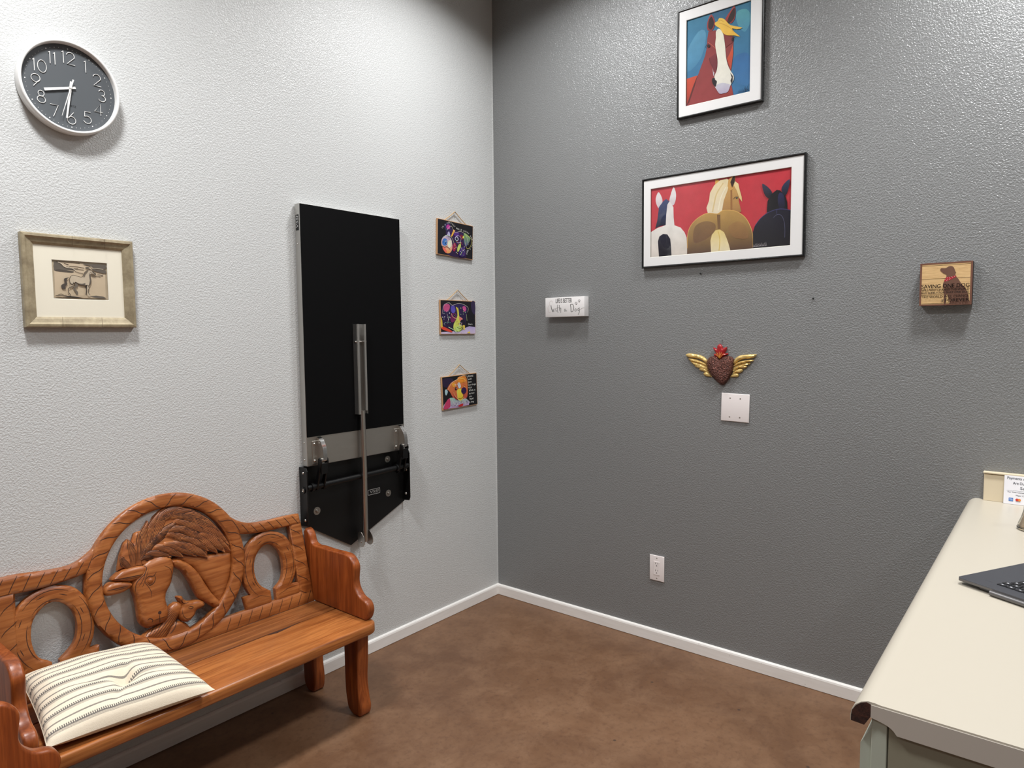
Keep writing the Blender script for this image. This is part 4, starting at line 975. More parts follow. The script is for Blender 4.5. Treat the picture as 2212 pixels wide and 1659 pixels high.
    pr.poly(Z([(1150, 770), (1180, 650), (1230, 590), (1320, 542), (1290, 610), (1220, 690), (1190, 770)]), (128, 116, 102)); pr.stroke(Z([(740, 760), (722, 860), (750, 960), (820, 995), (845, 930)]), 0.0014, (84, 76, 68), 3)
    pr.ell(z(1385, 620), 0.0014, 0.0011, G2); pr.stroke(Z([(1430, 600), (1500, 660), (1535, 690)]), 0.0018, G2, 3); pr.stroke(Z([(1330, 560), (1360, 535), (1385, 560)]), 0.0014, G2, 3)
    pr.build('engraved_sheet', t)
    mesh('leaf_seam', V, F, M['carve'], t)['kind'] = 'stuff'
    box('glass_pane', rect_fn(LW, u0+0.0315, u1-0.0315, v0+0.0315, v1-0.0315, 0.0135, 0.0142), M['pane'], t)
engraving()

# ---- wall clock
def clock():
    cx, cz, R = -2.112, 2.312, 0.1435; d = 0.042
    t = thing('wall_clock', 'round white-rimmed wall clock with slate grey dial', 'clock', (cx, 0, cz-R))
    bm = bmesh.new(); lathe(bm, [(R*0.93, 0.001), (R-0.002, 0.002), (R, 0.006), (R, d-0.004), (R-0.0015, d-0.001), (R-0.005, d), (R-0.008, d-0.001), (R-0.0095, d-0.004), (R-0.0105, d-0.018)], (cx, 0, cz), (0, -1, 0), 96)
    bm_mesh('rim', bm, M['clock_white'], t, True, 60)
    bm = bmesh.new(); lathe(bm, [(R-0.0095, d-0.022), (R-0.0095, d-0.018), (0, d-0.018)], (cx, 0, cz), (0, -1, 0), 96); bm_mesh('dial', bm, M['clock_face'], t)
    w = d-0.0172
    def arc(c, rx, ry, a0, a1, n=14): return [(c[0]+rx*math.cos(math.radians(a0+(a1-a0)*k/n)), c[1]+ry*math.sin(math.radians(a0+(a1-a0)*k/n))) for k in range(n+1)]
    G = {'0': [arc((.32, .5), .32, .5, 90, 450, 28)], '1': [[(0, .86), (.12, 1), (.12, 0)]], '2': [arc((.3, .70), .3, .30, 170, -20, 14)+[(0.02, 0), (.62, 0)]],
         '3': [arc((.27, .75), .25, .25, 160, -90, 12)+arc((.27, .26), .29, .26, 90, -160, 14)], '4': [[(.5, 0), (.5, 1), (0, .28), (.66, .28)]], '5': [[(.54, 1), (.1, 1), (.06, .56)]+arc((.27, .31), .31, .31, 125, -160, 16)],
         '6': [[(.5, 1), (.1, .48)]+arc((.32, .32), .32, .32, 150, 510, 24)], '7': [[(0, 1), (.6, 1), (.2, 0)]], '8': [arc((.3, .77), .22, .23, -90, 270, 22), arc((.3, .28), .30, .27, 90, 450, 24)], '9': [[(.14, 0), (.54, .52)]+arc((.32, .68), .32, .32, -30, -390, 24)]}
    WD = {'0': .64, '1': .12, '2': .62, '3': .56, '4': .66, '5': .58, '6': .64, '7': .6, '8': .6, '9': .64}
    hh = 0.0370
    for n in range(1, 13):
        a = math.radians(90-30*n); s = str(n); tw = sum(WD[c] for c in s)*hh+0.009*(len(s)-1)
        rr = 0.0935; ux = cx+rr*math.cos(a)-tw/2; vz = cz+rr*math.sin(a)-hh/2; bm = bmesh.new()
        for c in s:
            for st in G[c]: tube(bm, [LW(ux+x*hh, vz+y*hh, w+0.0008) for x, y in st], 0.00100, 5)
            ux += WD[c]*hh+0.009
        bm_mesh('numeral', bm, M['clock_white'], t, True)
    bm = bmesh.new()
    for k in range(60):
        a = math.radians(6*k); r = 0.0018 if k % 5 == 0 else 0.0008; lathe(bm, [(r, 0), (r, 0.0006), (0, 0.001)], LW(cx+0.1215*math.cos(a), cz+0.1215*math.sin(a), d-0.018), (0, -1, 0), 8)
    bm_mesh('minute_dots', bm, M['clock_white'], t)
    put_text('lettering', 'QUARTZ', LW, d-0.0177, INK['black'], t, cx, cz-0.058, 0.0062, 0.031, center=True)
    def hand(nm, tip, tail, wt, wb, ww, th=0.0012):
        p0 = on_left(155, 186, ww); tp = on_left(*tip, ww); a = math.atan2(tp[1]-p0[1], tp[0]-p0[0]); l = math.hypot(tp[0]-p0[0], tp[1]-p0[1])
        ca, sa = math.cos(a), math.sin(a); pts = [(-tail, -wb/2), (l, -wt/2), (l, wt/2), (-tail, wb/2)]
        bm = bmesh.new(); prism(bm, [(cx+x*ca-y*sa, cz+x*sa+y*ca) for x, y in pts], ww, ww+th, LW); return bm_mesh(nm, bm, M['clock_white'], t)
    hand('hour_hand', (99, 188), 0.016, 0.0085, 0.0065, d-0.014); hand('minute_hand', (147, 251), 0.020, 0.0045, 0.0075, d-0.011); hand('second_hand', (136, 246), 0.028, 0.0010, 0.0045, d-0.0085, 0.0008)
    bm = bmesh.new(); lathe(bm, [(0.0045, d-0.018), (0.0045, d-0.007), (0.0025, d-0.006), (0, d-0.006)], (cx, 0, cz), (0, -1, 0), 16); bm_mesh('hub', bm, M['clock_white'], t, True, 40)
clock()

# ---- three dog plaques on twine
def plaque(idx, label):
    quad = [((942, 474), (1020.5, 485.5), (1019, 559), (943.5, 552)), ((949.5, 647), (1026, 651), (1024.5, 722), (949.5, 722)), ((954, 812), (1030, 807), (1028, 875), (953.5, 885.5))][idx]
    apex = [(982, 457.5), (988, 626.5), (992, 787.5)][idx]; th = 0.012
    tilt = [math.radians(-2.0), 0, math.radians(2.0)][idx]
    q = np.array([on_left(x, y, 0.006) for x, y in quad]); c = q.mean(0)
    wd_ = (np.hypot(*(q[1]-q[0]))+np.hypot(*(q[2]-q[3])))/2; ht = (np.hypot(*(q[3]-q[0]))+np.hypot(*(q[2]-q[1])))/2
    t = thing('hanging_plaque', label, 'wall plaque', (c[0], 0, c[1]-ht/2), 'dog plaques hung in a column')
    ca, sa = math.cos(tilt), math.sin(tilt)
    def fn(u, v, w): return LW(c[0]+u*ca-v*sa, c[1]+u*sa+v*ca, w)
    bm = bmesh.new(); prism(bm, [(-wd_/2, -ht/2), (wd_/2, -ht/2), (wd_/2, ht/2), (-wd_/2, ht/2)], 0.002, th, fn, 0.001, 1); bm_mesh('board', bm, M['plaque_edge'], t)
    K = Print(fn, th+0.0002); W, H_ = wd_-0.006, ht-0.006
    def z(x, y): return (-W/2+x*W, -H_/2+y*H_)       # 0..1 artwork space
    Z = lambda L_: [z(*p) for p in L_]
    K.poly(Z([(0, 0), (1, 0), (1, 1), (0, 1)]), (26, 24, 30) if idx != 2 else (22, 21, 24))
    rnd = random.Random(idx+3)
    def dots(n, x0, x1, y0, y1, cols, r=0.006):
        for _ in range(n): K.ell(z(rnd.uniform(x0, x1), rnd.uniform(y0, y1)), r*rnd.uniform(.5, 1)*0.5, r*rnd.uniform(.5, 1)*0.5, rnd.choice(cols), 8)
    if idx == 0:   # generic dog head turned to the left
        K.poly(Z([(.24, .74), (.34, .80), (.44, .78), (.58, .76), (.74, .72), (.82, .50), (.78, .26), (.80, .0), (.30, .0), (.22, .14), (.20, .40), (.22, .58)]), (58, 38, 84), (44, 26, 62), 3)
        K.poly(Z([(.20, .74), (.18, .86), (.26, .95), (.36, .90), (.36, .76), (.27, .68)]), (52, 44, 84), None, 4); K.poly(Z([(.24, .78), (.24, .86), (.30, .90), (.34, .84), (.31, .76)]), (186, 60, 150), None, 4)
        K.poly(Z([(.74, .74), (.86, .70), (.93, .60), (.86, .44), (.79, .34), (.74, .50)]), (140, 184, 100), (70, 62, 140), 3)
        K.poly(Z([(.10, .40), (.16, .52), (.26, .58), (.36, .50), (.40, .36), (.40, .20), (.34, .08), (.24, .06), (.20, .16), (.11, .24)]), (190, 182, 216), (236, 160, 72), 4)
        K.poly(Z([(.30, .42), (.37, .44), (.38, .30), (.32, .22), (.27, .30)]), (226, 230, 206), None, 3); K.poly(Z([(.12, .36), (.16, .46), (.24, .46), (.27, .36), (.22, .27), (.14, .27)]), (72, 122, 196), None, 4)
        K.ell(z(.145, .36), .0028, .0035, (20, 24, 48), 10); K.ell(z(.215, .34), .0038, .0030, (20, 24, 48), 10); K.poly(Z([(.13, .20), (.20, .20), (.25, .10), (.22, .06), (.16, .12)]), (232, 112, 94), None, 3)
        K.stroke(Z([(.11, .24), (.18, .22), (.26, .24), (.34, .18)]), .0022, (40, 20, 40), 4)
        K.poly(Z([(.43, .78), (.48, .76), (.40, .58), (.35, .54)]), (236, 178, 74)); K.poly(Z([(.42, .34), (.48, .40), (.52, .28), (.46, .14), (.41, .20)]), (160, 38, 82), None, 3)
        K.poly(Z([(.54, .24), (.58, .36), (.64, .42), (.64, .30), (.56, .14)]), (196, 212, 112), None, 3); K.poly(Z([(.46, .70), (.58, .72), (.56, .60), (.44, .62)]), (92, 56, 140), None, 3); K.poly(Z([(.62, .66), (.70, .66), (.70, .54), (.63, .56)]), (120, 34, 60), None, 3); K.poly(Z([(.70, .64), (.73, .66), (.73, .58), (.69, .58)]), (240, 224, 90))
        K.poly(Z([(.62, .26), (.76, .30), (.76, .06), (.60, .04)]), (74, 50, 128), (56, 36, 100), 3); K.poly(Z([(.26, .62), (.30, .70), (.33, .60), (.30, .54)]), (176, 170, 206), None, 3)
        K.ell(z(.52, .53), .0135, .0115, (206, 210, 228)); K.ell(z(.52, .53), .0095, .0080, (38, 44, 72)); K.ell(z(.52, .53), .005, .0045, (12, 12, 18)); K.ell(z(.535, .545), .0018, .0018, (240, 240, 240), 8)
        dots(26, .44, .74, .06, .46, [(226, 220, 232), (236, 226, 120), (150, 190, 120), (196, 60, 96)]); dots(8, .22, .32, .56, .68, [(206, 206, 226), (180, 170, 210)])
        txt = 'IN A PERFECT WORLD EVERY DOG HAS A HOME'; path = spline([(.09, .72), (.18, .84), (.30, .93), (.42, .86), (.50, .80), (.66, .78), (.82, .74), (.92, .62), (.96, .48), (.93, .36), (.86, .28), (.80, .22), (.78, .10)], 12, False)
    elif idx == 1:
        K.poly(Z([(0, 0), (1, 0), (1, .20), (.82, .23), (.70, .18), (.40, .08), (0, .05)]), (186, 172, 222), (206, 190, 214)); K.poly(Z([(.90, .70), (1, .60), (1, 1), (.88, .98)]), (52, 42, 74), None, 2)
        K.poly(Z([(.0, .50), (.04, .80), (.14, .92), (.30, .88), (.46, .92), (.62, .90), (.76, .80), (.74, .55), (.70, .25), (.60, .10), (.44, .06), (.20, .14), (.02, .26)]), (48, 38, 84), (40, 22, 52), 4)
        K.poly(Z([(.08, .72), (.10, .88), (.24, .88), (.24, .74), (.16, .66)]), (196, 82, 132), None, 4); K.poly(Z([(.62, .82), (.70, .84), (.73, .74), (.67, .68)]), (206, 84, 150), None, 4)
        K.poly(Z([(.43, .82), (.50, .74), (.52, .54), (.60, .40), (.62, .20), (.50, .06), (.36, .12), (.36, .30), (.46, .50), (.46, .68)]), (232, 206, 70), (206, 222, 110), 3); K.poly(Z([(.52, .52), (.62, .46), (.60, .38), (.53, .40)]), (226, 130, 120), None, 3)
        K.ell(z(.62, .34), .021, .017, (28, 22, 42)); K.ell(z(.60, .33), .004, .003, (90, 60, 110), 10); K.poly(Z([(.62, .26), (.68, .26), (.68, .12), (.64, .12)]), (236, 206, 90)); K.poly(Z([(.0, .24), (.28, .10), (.30, .04), (.10, .10), (0, .16)]), (216, 70, 50), None, 2); K.poly(Z([(.74, .02), (.82, .08), (.84, .01)]), (236, 210, 80))
        K.poly(Z([(-0.0, .52), (.03, .40), (.04, .20), (0, .18)]), (236, 206, 70)); K.poly(Z([(.30, .62), (.42, .52), (.40, .40), (.30, .34), (.26, .46)]), (120, 36, 90), None, 3); K.poly(Z([(.28, .82), (.38, .84), (.40, .66), (.30, .64)]), (92, 80, 176), None, 3)
        K.ell(z(.38, .56), .013, .011, (150, 60, 130)); K.ell(z(.38, .56), .010, .009, (24, 20, 30)); K.poly(Z([(.40, .20), (.52, .22), (.54, .12), (.46, .07)]), (196, 226, 130), None, 3); K.stroke(Z([(.44, .20), (.54, .16), (.62, .24)]), .0022, (60, 30, 40), 4); K.ell(z(.385, .565), .002, .002, (240, 240, 240), 8); K.stroke(Z([(.20, .20), (.34, .12), (.44, .04)]), .003, (190, 230, 190), 4)
        dots(22, .03, .24, .25, .70, [(232, 226, 240), (150, 190, 220), (110, 190, 150)]); dots(8, .54, .72, .55, .8, [(160, 200, 150), (226, 220, 150)]); dots(7, .42, .58, .12, .4, [(150, 110, 30)])
        txt = None
        put_text('lettering', 'Give In', fn, th+0.0062, INK['white'], t, *z(.76, .27), 0.0085, 0.034)
    else:
        K.poly(Z([(.02, .95), (.30, .92), (.22, .70), (.04, .70)]), (44, 32, 60), None, 3)
        K.poly(Z([(.06, .40), (.12, .62), (.24, .80), (.44, .90), (.58, .98), (.68, .94), (.72, .70), (.70, .30), (.56, .20), (.40, .22), (.28, .34), (.20, .52), (.12, .60)]), (226, 142, 62), (190, 72, 70), 3)
        K.poly(Z([(.06, .58), (.10, .62), (.14, .54), (.10, .44), (.07, .46)]), (170, 200, 206), None, 3); K.poly(Z([(.04, .18), (.20, .34), (.34, .30), (.48, .22), (.66, .24), (.74, .02), (.02, .02)]), (150, 196, 176), (186, 150, 196), 2)
        K.poly(Z([(.00, .02), (.06, .20), (.18, .34), (.20, .10), (.14, .02)]), (190, 60, 100), None, 2); K.poly(Z([(.40, .54), (.52, .58), (.56, .40), (.58, .28), (.50, .20), (.42, .26), (.40, .40)]), (226, 214, 70), (236, 200, 60), 3)
        K.poly(Z([(.44, .94), (.58, .96), (.66, .82), (.56, .76), (.44, .80)]), (240, 150, 50), None, 3); K.poly(Z([(.26, .76), (.34, .80), (.38, .70), (.30, .66)]), (236, 166, 60), None, 4); K.poly(Z([(.42, .74), (.48, .78), (.52, .64), (.46, .60)]), (210, 214, 220), None, 3)
        K.ell(z(.60, .50), .021, .018, (52, 24, 74)); K.ell(z(.57, .48), .004, .003, (20, 10, 30), 10); K.ell(z(.64, .50), .003, .003, (20, 10, 30), 10); K.stroke(Z([(.60, .42), (.59, .34), (.50, .26), (.42, .30)]), .0022, (70, 20, 30), 4); K.ell(z(.37, .60), .008, .008, (50, 24, 30)); K.ell(z(.375, .61), .0022, .0022, (240, 240, 240), 8); K.poly(Z([(.42, .06), (.56, .10), (.54, .02), (.44, .02)]), (190, 40, 40), None, 2); K.poly(Z([(.30, .40), (.38, .30), (.44, .22), (.34, .28)]), (150, 30, 50))
        dots(18, .22, .70, .04, .2, [(220, 230, 210), (40, 60, 60), (236, 170, 60)]); dots(14, .28, .64, .62, .9, [(90, 40, 30), (250, 220, 120), (200, 70, 60)])
        txt = None
        for k, ln in enumerate(('PEOPLE', 'will', 'Know', 'how large', 'YOUR', 'SOUL is', 'by how', 'you', 'TREAT', 'a dog')):
            put_text('lettering', ln, fn, th+0.0062, INK['white'], t, *z(.715+(0.02 if k > 4 else 0), .915-k*.092), 0.0088, min(0.062, 0.0088*len(ln)*0.82))
    OUT = [[[(.22, .72), (.34, .86), (.45, .70), (.62, .76), (.78, .66), (.84, .40)], [(.12, .46), (.20, .56), (.36, .52), (.44, .32)], [(.76, .70), (.94, .58), (.90, .36), (.80, .29), (.75, .46)], [(.46, .55), (.52, .62), (.62, .58), (.60, .44), (.50, .40)], [(.30, .50), (.36, .42), (.33, .34), (.38, .28)], [(.62, .30), (.66, .18), (.60, .06)], [(.17, .37), (.21, .40), (.24, .36), (.21, .32)]],
           [[(.02, .60), (.06, .84), (.20, .93), (.30, .86), (.46, .92), (.62, .90), (.76, .80), (.74, .66)], [(.46, .80), (.48, .56), (.38, .34), (.36, .16), (.50, .06), (.62, .18)], [(.26, .62), (.30, .52), (.40, .46), (.44, .54)], [(.48, .30), (.54, .34), (.55, .26), (.50, .24), (.49, .29)], [(.14, .60), (.18, .46), (.16, .34)], [(.70, .60), (.72, .40)]],
           [[(.12, .60), (.24, .80), (.44, .91), (.58, .99), (.69, .94), (.72, .70)], [(.40, .56), (.40, .30), (.50, .18), (.60, .28)], [(.28, .50), (.34, .34), (.44, .22)], [(.30, .72), (.36, .74), (.34, .68)], [(.22, .30), (.30, .10)], [(.56, .22), (.62, .06)], [(.48, .90), (.60, .88), (.64, .80)]]][idx]
    for k, ln in enumerate(OUT): K.stroke(Z(ln), 0.0016, [(214, 206, 190), (196, 214, 150), (226, 214, 120), (206, 190, 226)][k % 4], 5)
    K.build('printed_art', t)
    if txt:
        P = np.array([z(*p) for p in path]); seg = np.hypot(*np.diff(P, axis=0).T); cum = np.r_[0, np.cumsum(seg)]; n = len(txt); VV, FF = [], []
        for i, chh in enumerate(txt):
            if chh == ' ': continue
            s_ = cum[-1]*(i+0.5)/n; x = np.interp(s_, cum, P[:, 0]); y = np.interp(s_, cum, P[:, 1]); x2 = np.interp(s_+.002, cum, P[:, 0]); y2 = np.interp(s_+.002, cum, P[:, 1]); a = math.atan2(y2-y, x2-x)
            gV, gF, gw = glyphs(chh); b0 = len(VV)
            for gx, gy in gV:
                A_, B_ = (gx-gw/2)*0.0085*.8, gy*0.0085; VV.append(fn(x+A_*math.cos(a)-B_*math.sin(a), y+A_*math.sin(a)+B_*math.cos(a), th+0.0075))
            FF += [[b0+i2 for i2 in f] for f in gF]
        mesh('lettering', VV, FF, INK['white'], t)
    ap = on_left(*apex, 0.008); l0 = fn(-wd_*0.30, ht/2-0.002, 0.007); r0 = fn(wd_*0.32, ht/2-0.002, 0.007); apw = LW(ap[0], ap[1], 0.010)
    bm = bmesh.new()
    for e0 in (l0, r0): tube(bm, [e0, tuple((np.array(e0)+np.array(apw))/2+np.array((0, 0, -0.002))), apw], 0.0022, 6)
    bm_mesh('twine', bm, M['jute'], t, True)
    bm = bmesh.new(); lathe(bm, [(0.0014, 0.0005), (0.0014, 0.013), (0.0035, 0.0135), (0.003, 0.015), (0, 0.0155)], (ap[0], 0, ap[1]-0.004), (0, -1, 0), 10); bm_mesh('nail', bm, M['zinc'], t)
plaque(0, 'topmost twine-hung dog plaque with a blue-nosed dog head on black')
plaque(1, 'middle twine-hung dog plaque with a lavender strip at its foot')
plaque(2, 'lowest twine-hung dog plaque with handwritten white words beside an orange dog')

# ---- white wooden block sign
def block_sign():
    u0, u1, v0, v1, d = 0.389, 0.6325, 1.602, 1.703, 0.044
    t = thing('block_sign', 'small white wooden block sign lettered about life with a dog', 'sign', (0, -(u0+u1)/2, v0))
    box('block', rect_fn(RW, u0, u1, v0, v1, 0.001, d), M['white_plastic'], t, 0.002, 2)
    w = d+0.0003; q = lambda X, Y: on_right(1150+X/13.83, 620+Y/13.83, d)
    a = q(700, 480); b = q(1180, 470); put_text('lettering', 'LIFE IS BETTER', RW, w, INK['grey'], t, a[0], a[1], q(700, 340)[1]-a[1]-0.002, b[0]-a[0], bold=0.0004)
    K = Print(RW, w); GR = (96, 94, 92); sw = 0.0028
    Zq = lambda L_: [q(*p) for p in L_]
    for L_, wd_ in (([(555, 545), (575, 650), (605, 750)], 1.3), ([(605, 750), (615, 680), (622, 660)], .6), ([(622, 655), (628, 700), (642, 750)], 1), ([(642, 750), (660, 690), (668, 660), (665, 640)], .5), ([(690, 640), (700, 690), (712, 730), (730, 700)], .8), ([(750, 530), (752, 620), (758, 740), (775, 760)], 1), ([(710, 640), (800, 610)], .5), ([(805, 535), (810, 620), (818, 720)], 1), ([(815, 680), (835, 630), (855, 640), (852, 700), (848, 770)], .9),
                    ([(990, 660), (965, 660), (955, 690), (970, 730), (995, 700), (1000, 670), (1010, 710), (1035, 715)], .8), ([(1140, 520), (1150, 620), (1155, 740)], 1.3), ([(1140, 520), (1200, 515), (1235, 580), (1235, 660), (1200, 730), (1155, 742)], 1.1), ([(1290, 650), (1265, 680), (1275, 715), (1305, 715), (1318, 680), (1300, 650), (1290, 650)], .8), ([(1395, 640), (1360, 650), (1355, 690), (1385, 700), (1398, 640), (1402, 600)], .7), ([(1398, 640), (1405, 720), (1385, 800), (1365, 815)], 1), ([(1420, 680), (1480, 640), (1550, 615)], .4), ([(610, 470), (590, 420), (540, 425), (510, 480), (520, 530)], .35), ([(520, 535), (480, 580), (465, 650), (490, 690)], .35), ([(490, 695), (470, 730), (500, 760), (550, 755)], .35)):
        K.stroke(Zq(L_), sw*wd_, GR if wd_ > .36 else (196, 172, 168), 4, same=True)
    for (X, Y, s_) in ((1310, 490, 1), (1402, 415, .95)):
        K.ell(q(X, Y+22), .0034*s_, .0027*s_, (70, 68, 66), 10)
        for dx, dy in ((-28, -8), (-12, -36), (16, -36), (30, -8)): K.ell(q(X+dx*s_, Y+dy*s_), .0015*s_, .0021*s_, (70, 68, 66), 8)
    K.build('painted_script', t)
block_sign()

# ---- brown dog sign
def dog_sign():
    u0, u1, v0, v1, d = 2.1035, 2.2655, 1.6035, 1.7585, 0.040
    t = thing('box_sign', 'square plank-print sign with brown dog silhouette and saving one dog lettering', 'sign', (0, -(u0+u1)/2, v0))
    mw = mat('dark_stained_sign_edge', srgb(44, 28, 22), 0.6); box('box', rect_fn(RW, u0, u1, v0, v1, 0.001, d-0.002), mw, t, 0.001, 1)
    q = lambda X, Y: on_right(1960+X/12.76, 550+Y/12.76, d)
    def tan():
        m = mat('printed_tan_planks', srgb(206, 170, 118), 0.75); v = coords(m, (1, 6, 60)); n = noise(m, v, 3, 4, .7)
        n2 = noise(m, coords(m), 90, 4, .7); c = ramp(m, n, [(.3, srgb(188, 150, 100)), (.7, srgb(220, 186, 134))]); c = mixc(m, ramp(m, n2, [(.66, (0, 0, 0, 1)), (.72, (.7, .7, .7, 1))]), c, srgb(110, 76, 46)); L(m, c, P_(m).inputs['Base Color']); return m
    mt = tan(); hh = v1-v0
    for k, (a, b) in enumerate(((0, .045), (.052, .245), (.252, .62), (.627, .93), (.937, 1))):
        box('plank', rect_fn(RW, u0+0.0015, u1-0.0015, v0+a*hh+0.0002, v0+b*hh-0.0002, d-0.003, d), mt, t)
    K = Print(RW, d+0.0002); Z = lambda L_: [q(*p) for p in L_]; BR = (108, 76, 62)
    e0 = 0.006
    for (ua, ub, va, vb) in ((u0, u0+e0, v0, v1), (u1-e0, u1, v0, v1), (u0, u1, v1-e0*.9, v1), (u0, u1, v0, v0+e0*.8)): K.poly([(ua, va), (ub, va), (ub, vb), (ua, vb)], (116, 78, 62))
    K.poly(Z([(905, 425), (935, 375), (1010, 375), (1080, 365), (1130, 330), (1190, 313), (1250, 325), (1290, 370), (1320, 450), (1345, 500), (1325, 525), (1335, 590), (1400, 660), (1450, 740), (1500, 810), (1570, 880), (1620, 960), (1660, 1060), (1690, 1150), (1700, 1260), (1720, 1370), (1160, 1375), (1175, 1310), (1130, 1200), (1110, 1090), (1085, 1080), (1060, 1200), (1060, 1370), (1005, 1330), (1010, 1080), (990, 900), (985, 800), (1030, 700), (1085, 590), (1060, 545), (1000, 520), (940, 470)]), BR, None, 2)
    K.poly(Z([(1090, 615), (1200, 610), (1325, 575), (1350, 605), (1260, 660), (1150, 710), (1040, 745), (1020, 710), (1050, 660)]), (168, 40, 52), None, 2)
    for p in ((1100, 640), (1160, 630), (1230, 610), (1300, 600), (1060, 690), (1110, 680), (1180, 660), (1090, 720), (1250, 640), (1160, 690)): K.ell(q(*p), .0011, .0011, (226, 190, 186), 8)
    K.ell(q(972, 1280), .0024, .0019, (24, 18, 16), 10)
    for p in ((935, 1280), (955, 1245), (985, 1240), (1010, 1265)): K.ell(q(*p), .0011, .0016, (24, 18, 16), 8)
    K.build('printed_silhouette', t)
    for s_, x0, x1, yb, yt in (('SAVING ONE DOG', 395, 1712, 940, 838), ('WILL NOT CHANGE THE WORLD', 395, 1705, 1022, 960), ('BUT SURELY FOR THAT ONE DOG', 395, 1700, 1095, 1045), ('THE WORLD WILL CHANGE', 400, 1692, 1210, 1145), ('FOREVER', 1040, 1705, 1302, 1212)):
        a = q(x0, yb); b = q(x1, yb); c = q(x0, yt); put_text('lettering', s_, RW, d+0.0042, INK['brown'], t, a[0], (a[1]+0.0), (c[1]-a[1]), b[0]-a[0], bold=0.0003 if 'DOG' in s_ or s_ == 'FOREVER' else 0.0001)
dog_sign()

# ---- winged heart
def winged_heart():
    t = thing('winged_heart', 'bronze winged heart ornament with gold wings and red flame crown', 'wall ornament', (0, -1.335, 1.277))
    q = lambda X, Y: on_right(1460+X/7.9, 720+Y/7.9, 0.018)
    def rel(nm, pts, m, wb, w0, T, R, g, sm=3, par=t):
        poly = [q(*p) for p in pts]; poly = spline(poly, sm) if sm else poly
        r = Relief(poly, wb, w0, T, R, g); return r, r.build(nm, RW, M[m], par)
    fl = [('left', [[(150, 370), (200, 345), (300, 355), (400, 375), (480, 420), (520, 470), (515, 520), (430, 460), (320, 425), (200, 412)], [(195, 430), (290, 435), (400, 470), (500, 520), (515, 565), (400, 520), (290, 490), (225, 470)], [(230, 475), (330, 500), (440, 530), (525, 575), (520, 610), (420, 575), (310, 555), (260, 515)], [(300, 555), (370, 525), (450, 545), (530, 600), (530, 645), (440, 610), (340, 590)], [(375, 610), (420, 585), (490, 600), (545, 650), (550, 690), (470, 660), (400, 640)], [(450, 685), (490, 658), (545, 670), (590, 720), (595, 745), (530, 745), (470, 725)]]),
          ('right', [[(965, 500), (1000, 430), (1080, 380), (1200, 365), (1330, 358), (1362, 368), (1310, 420), (1190, 435), (1080, 460), (990, 525)], [(970, 545), (1050, 490), (1170, 460), (1300, 452), (1295, 480), (1190, 500), (1080, 525), (975, 570)], [(975, 580), (1080, 530), (1180, 510), (1255, 508), (1220, 545), (1120, 550), (1020, 580), (965, 610)], [(960, 620), (1040, 560), (1130, 535), (1200, 565), (1150, 605), (1060, 600), (965, 650)], [(960, 665), (1020, 620), (1090, 605), (1130, 630), (1080, 680), (1010, 675), (950, 695)], [(905, 750), (950, 700), (1010, 680), (1055, 700), (1040, 745), (980, 752)]])]
    for side, fs in fl:
        o = None
        for k, p in enumerate(fs):
            r, x = rel('wing' if k == 0 else 'feather', p, 'gold', 0.003, 0.008-0.0006*k, 0.007, 0.008, 0.006, 3, t if o is None else o)
            if o is None: o = x
    r, f = rel('flame', [(640, 390), (630, 350), (665, 345), (615, 250), (645, 248), (685, 265), (690, 215), (735, 182), (775, 220), (785, 260), (820, 240), (855, 240), (845, 290), (815, 345), (860, 340), (875, 365), (800, 400), (740, 445), (700, 420)], 'flame', 0.003, 0.006, 0.009, 0.010, 0.004, 2)
    V, F = [], []
    for p in ([(665, 350), (700, 380), (730, 430)], [(690, 320), (715, 370), (735, 430)], [(735, 310), (738, 370), (738, 430)], [(780, 320), (755, 370), (742, 430)], [(815, 345), (775, 385), (746, 430)]): ribbon(V, F, spline([q(*a) for a in p], 4, False), 0.0022, r.h, RW)
    mesh('painted_line', V, F, M['flame_line'], f)
    rel('heart', [(735, 450), (700, 405), (640, 388), (570, 405), (522, 455), (515, 540), (540, 640), (590, 730), (680, 820), (775, 890), (850, 830), (910, 740), (950, 650), (972, 540), (975, 450), (930, 400), (860, 385), (790, 405)], 'heart', 0.002, 0.008, 0.022, 0.042, 0.005, 3)
    a = q(765, 120); bm = bmesh.new(); tube(bm, [RW(a[0], a[1]+.003, .001), RW(a[0], a[1]+.002, .006), RW(a[0]+.001, a[1]-.006, .006), RW(a[0]+.001, a[1]-.014, .008)], .0011, 6)
    lathe(bm, [(0.0028, 0.0005), (0.0028, 0.0025), (0, 0.003)], RW(a[0], a[1], 0), (-1, 0, 0), 10); bm_mesh('hook', bm, M['chrome'], t, True)
winged_heart()

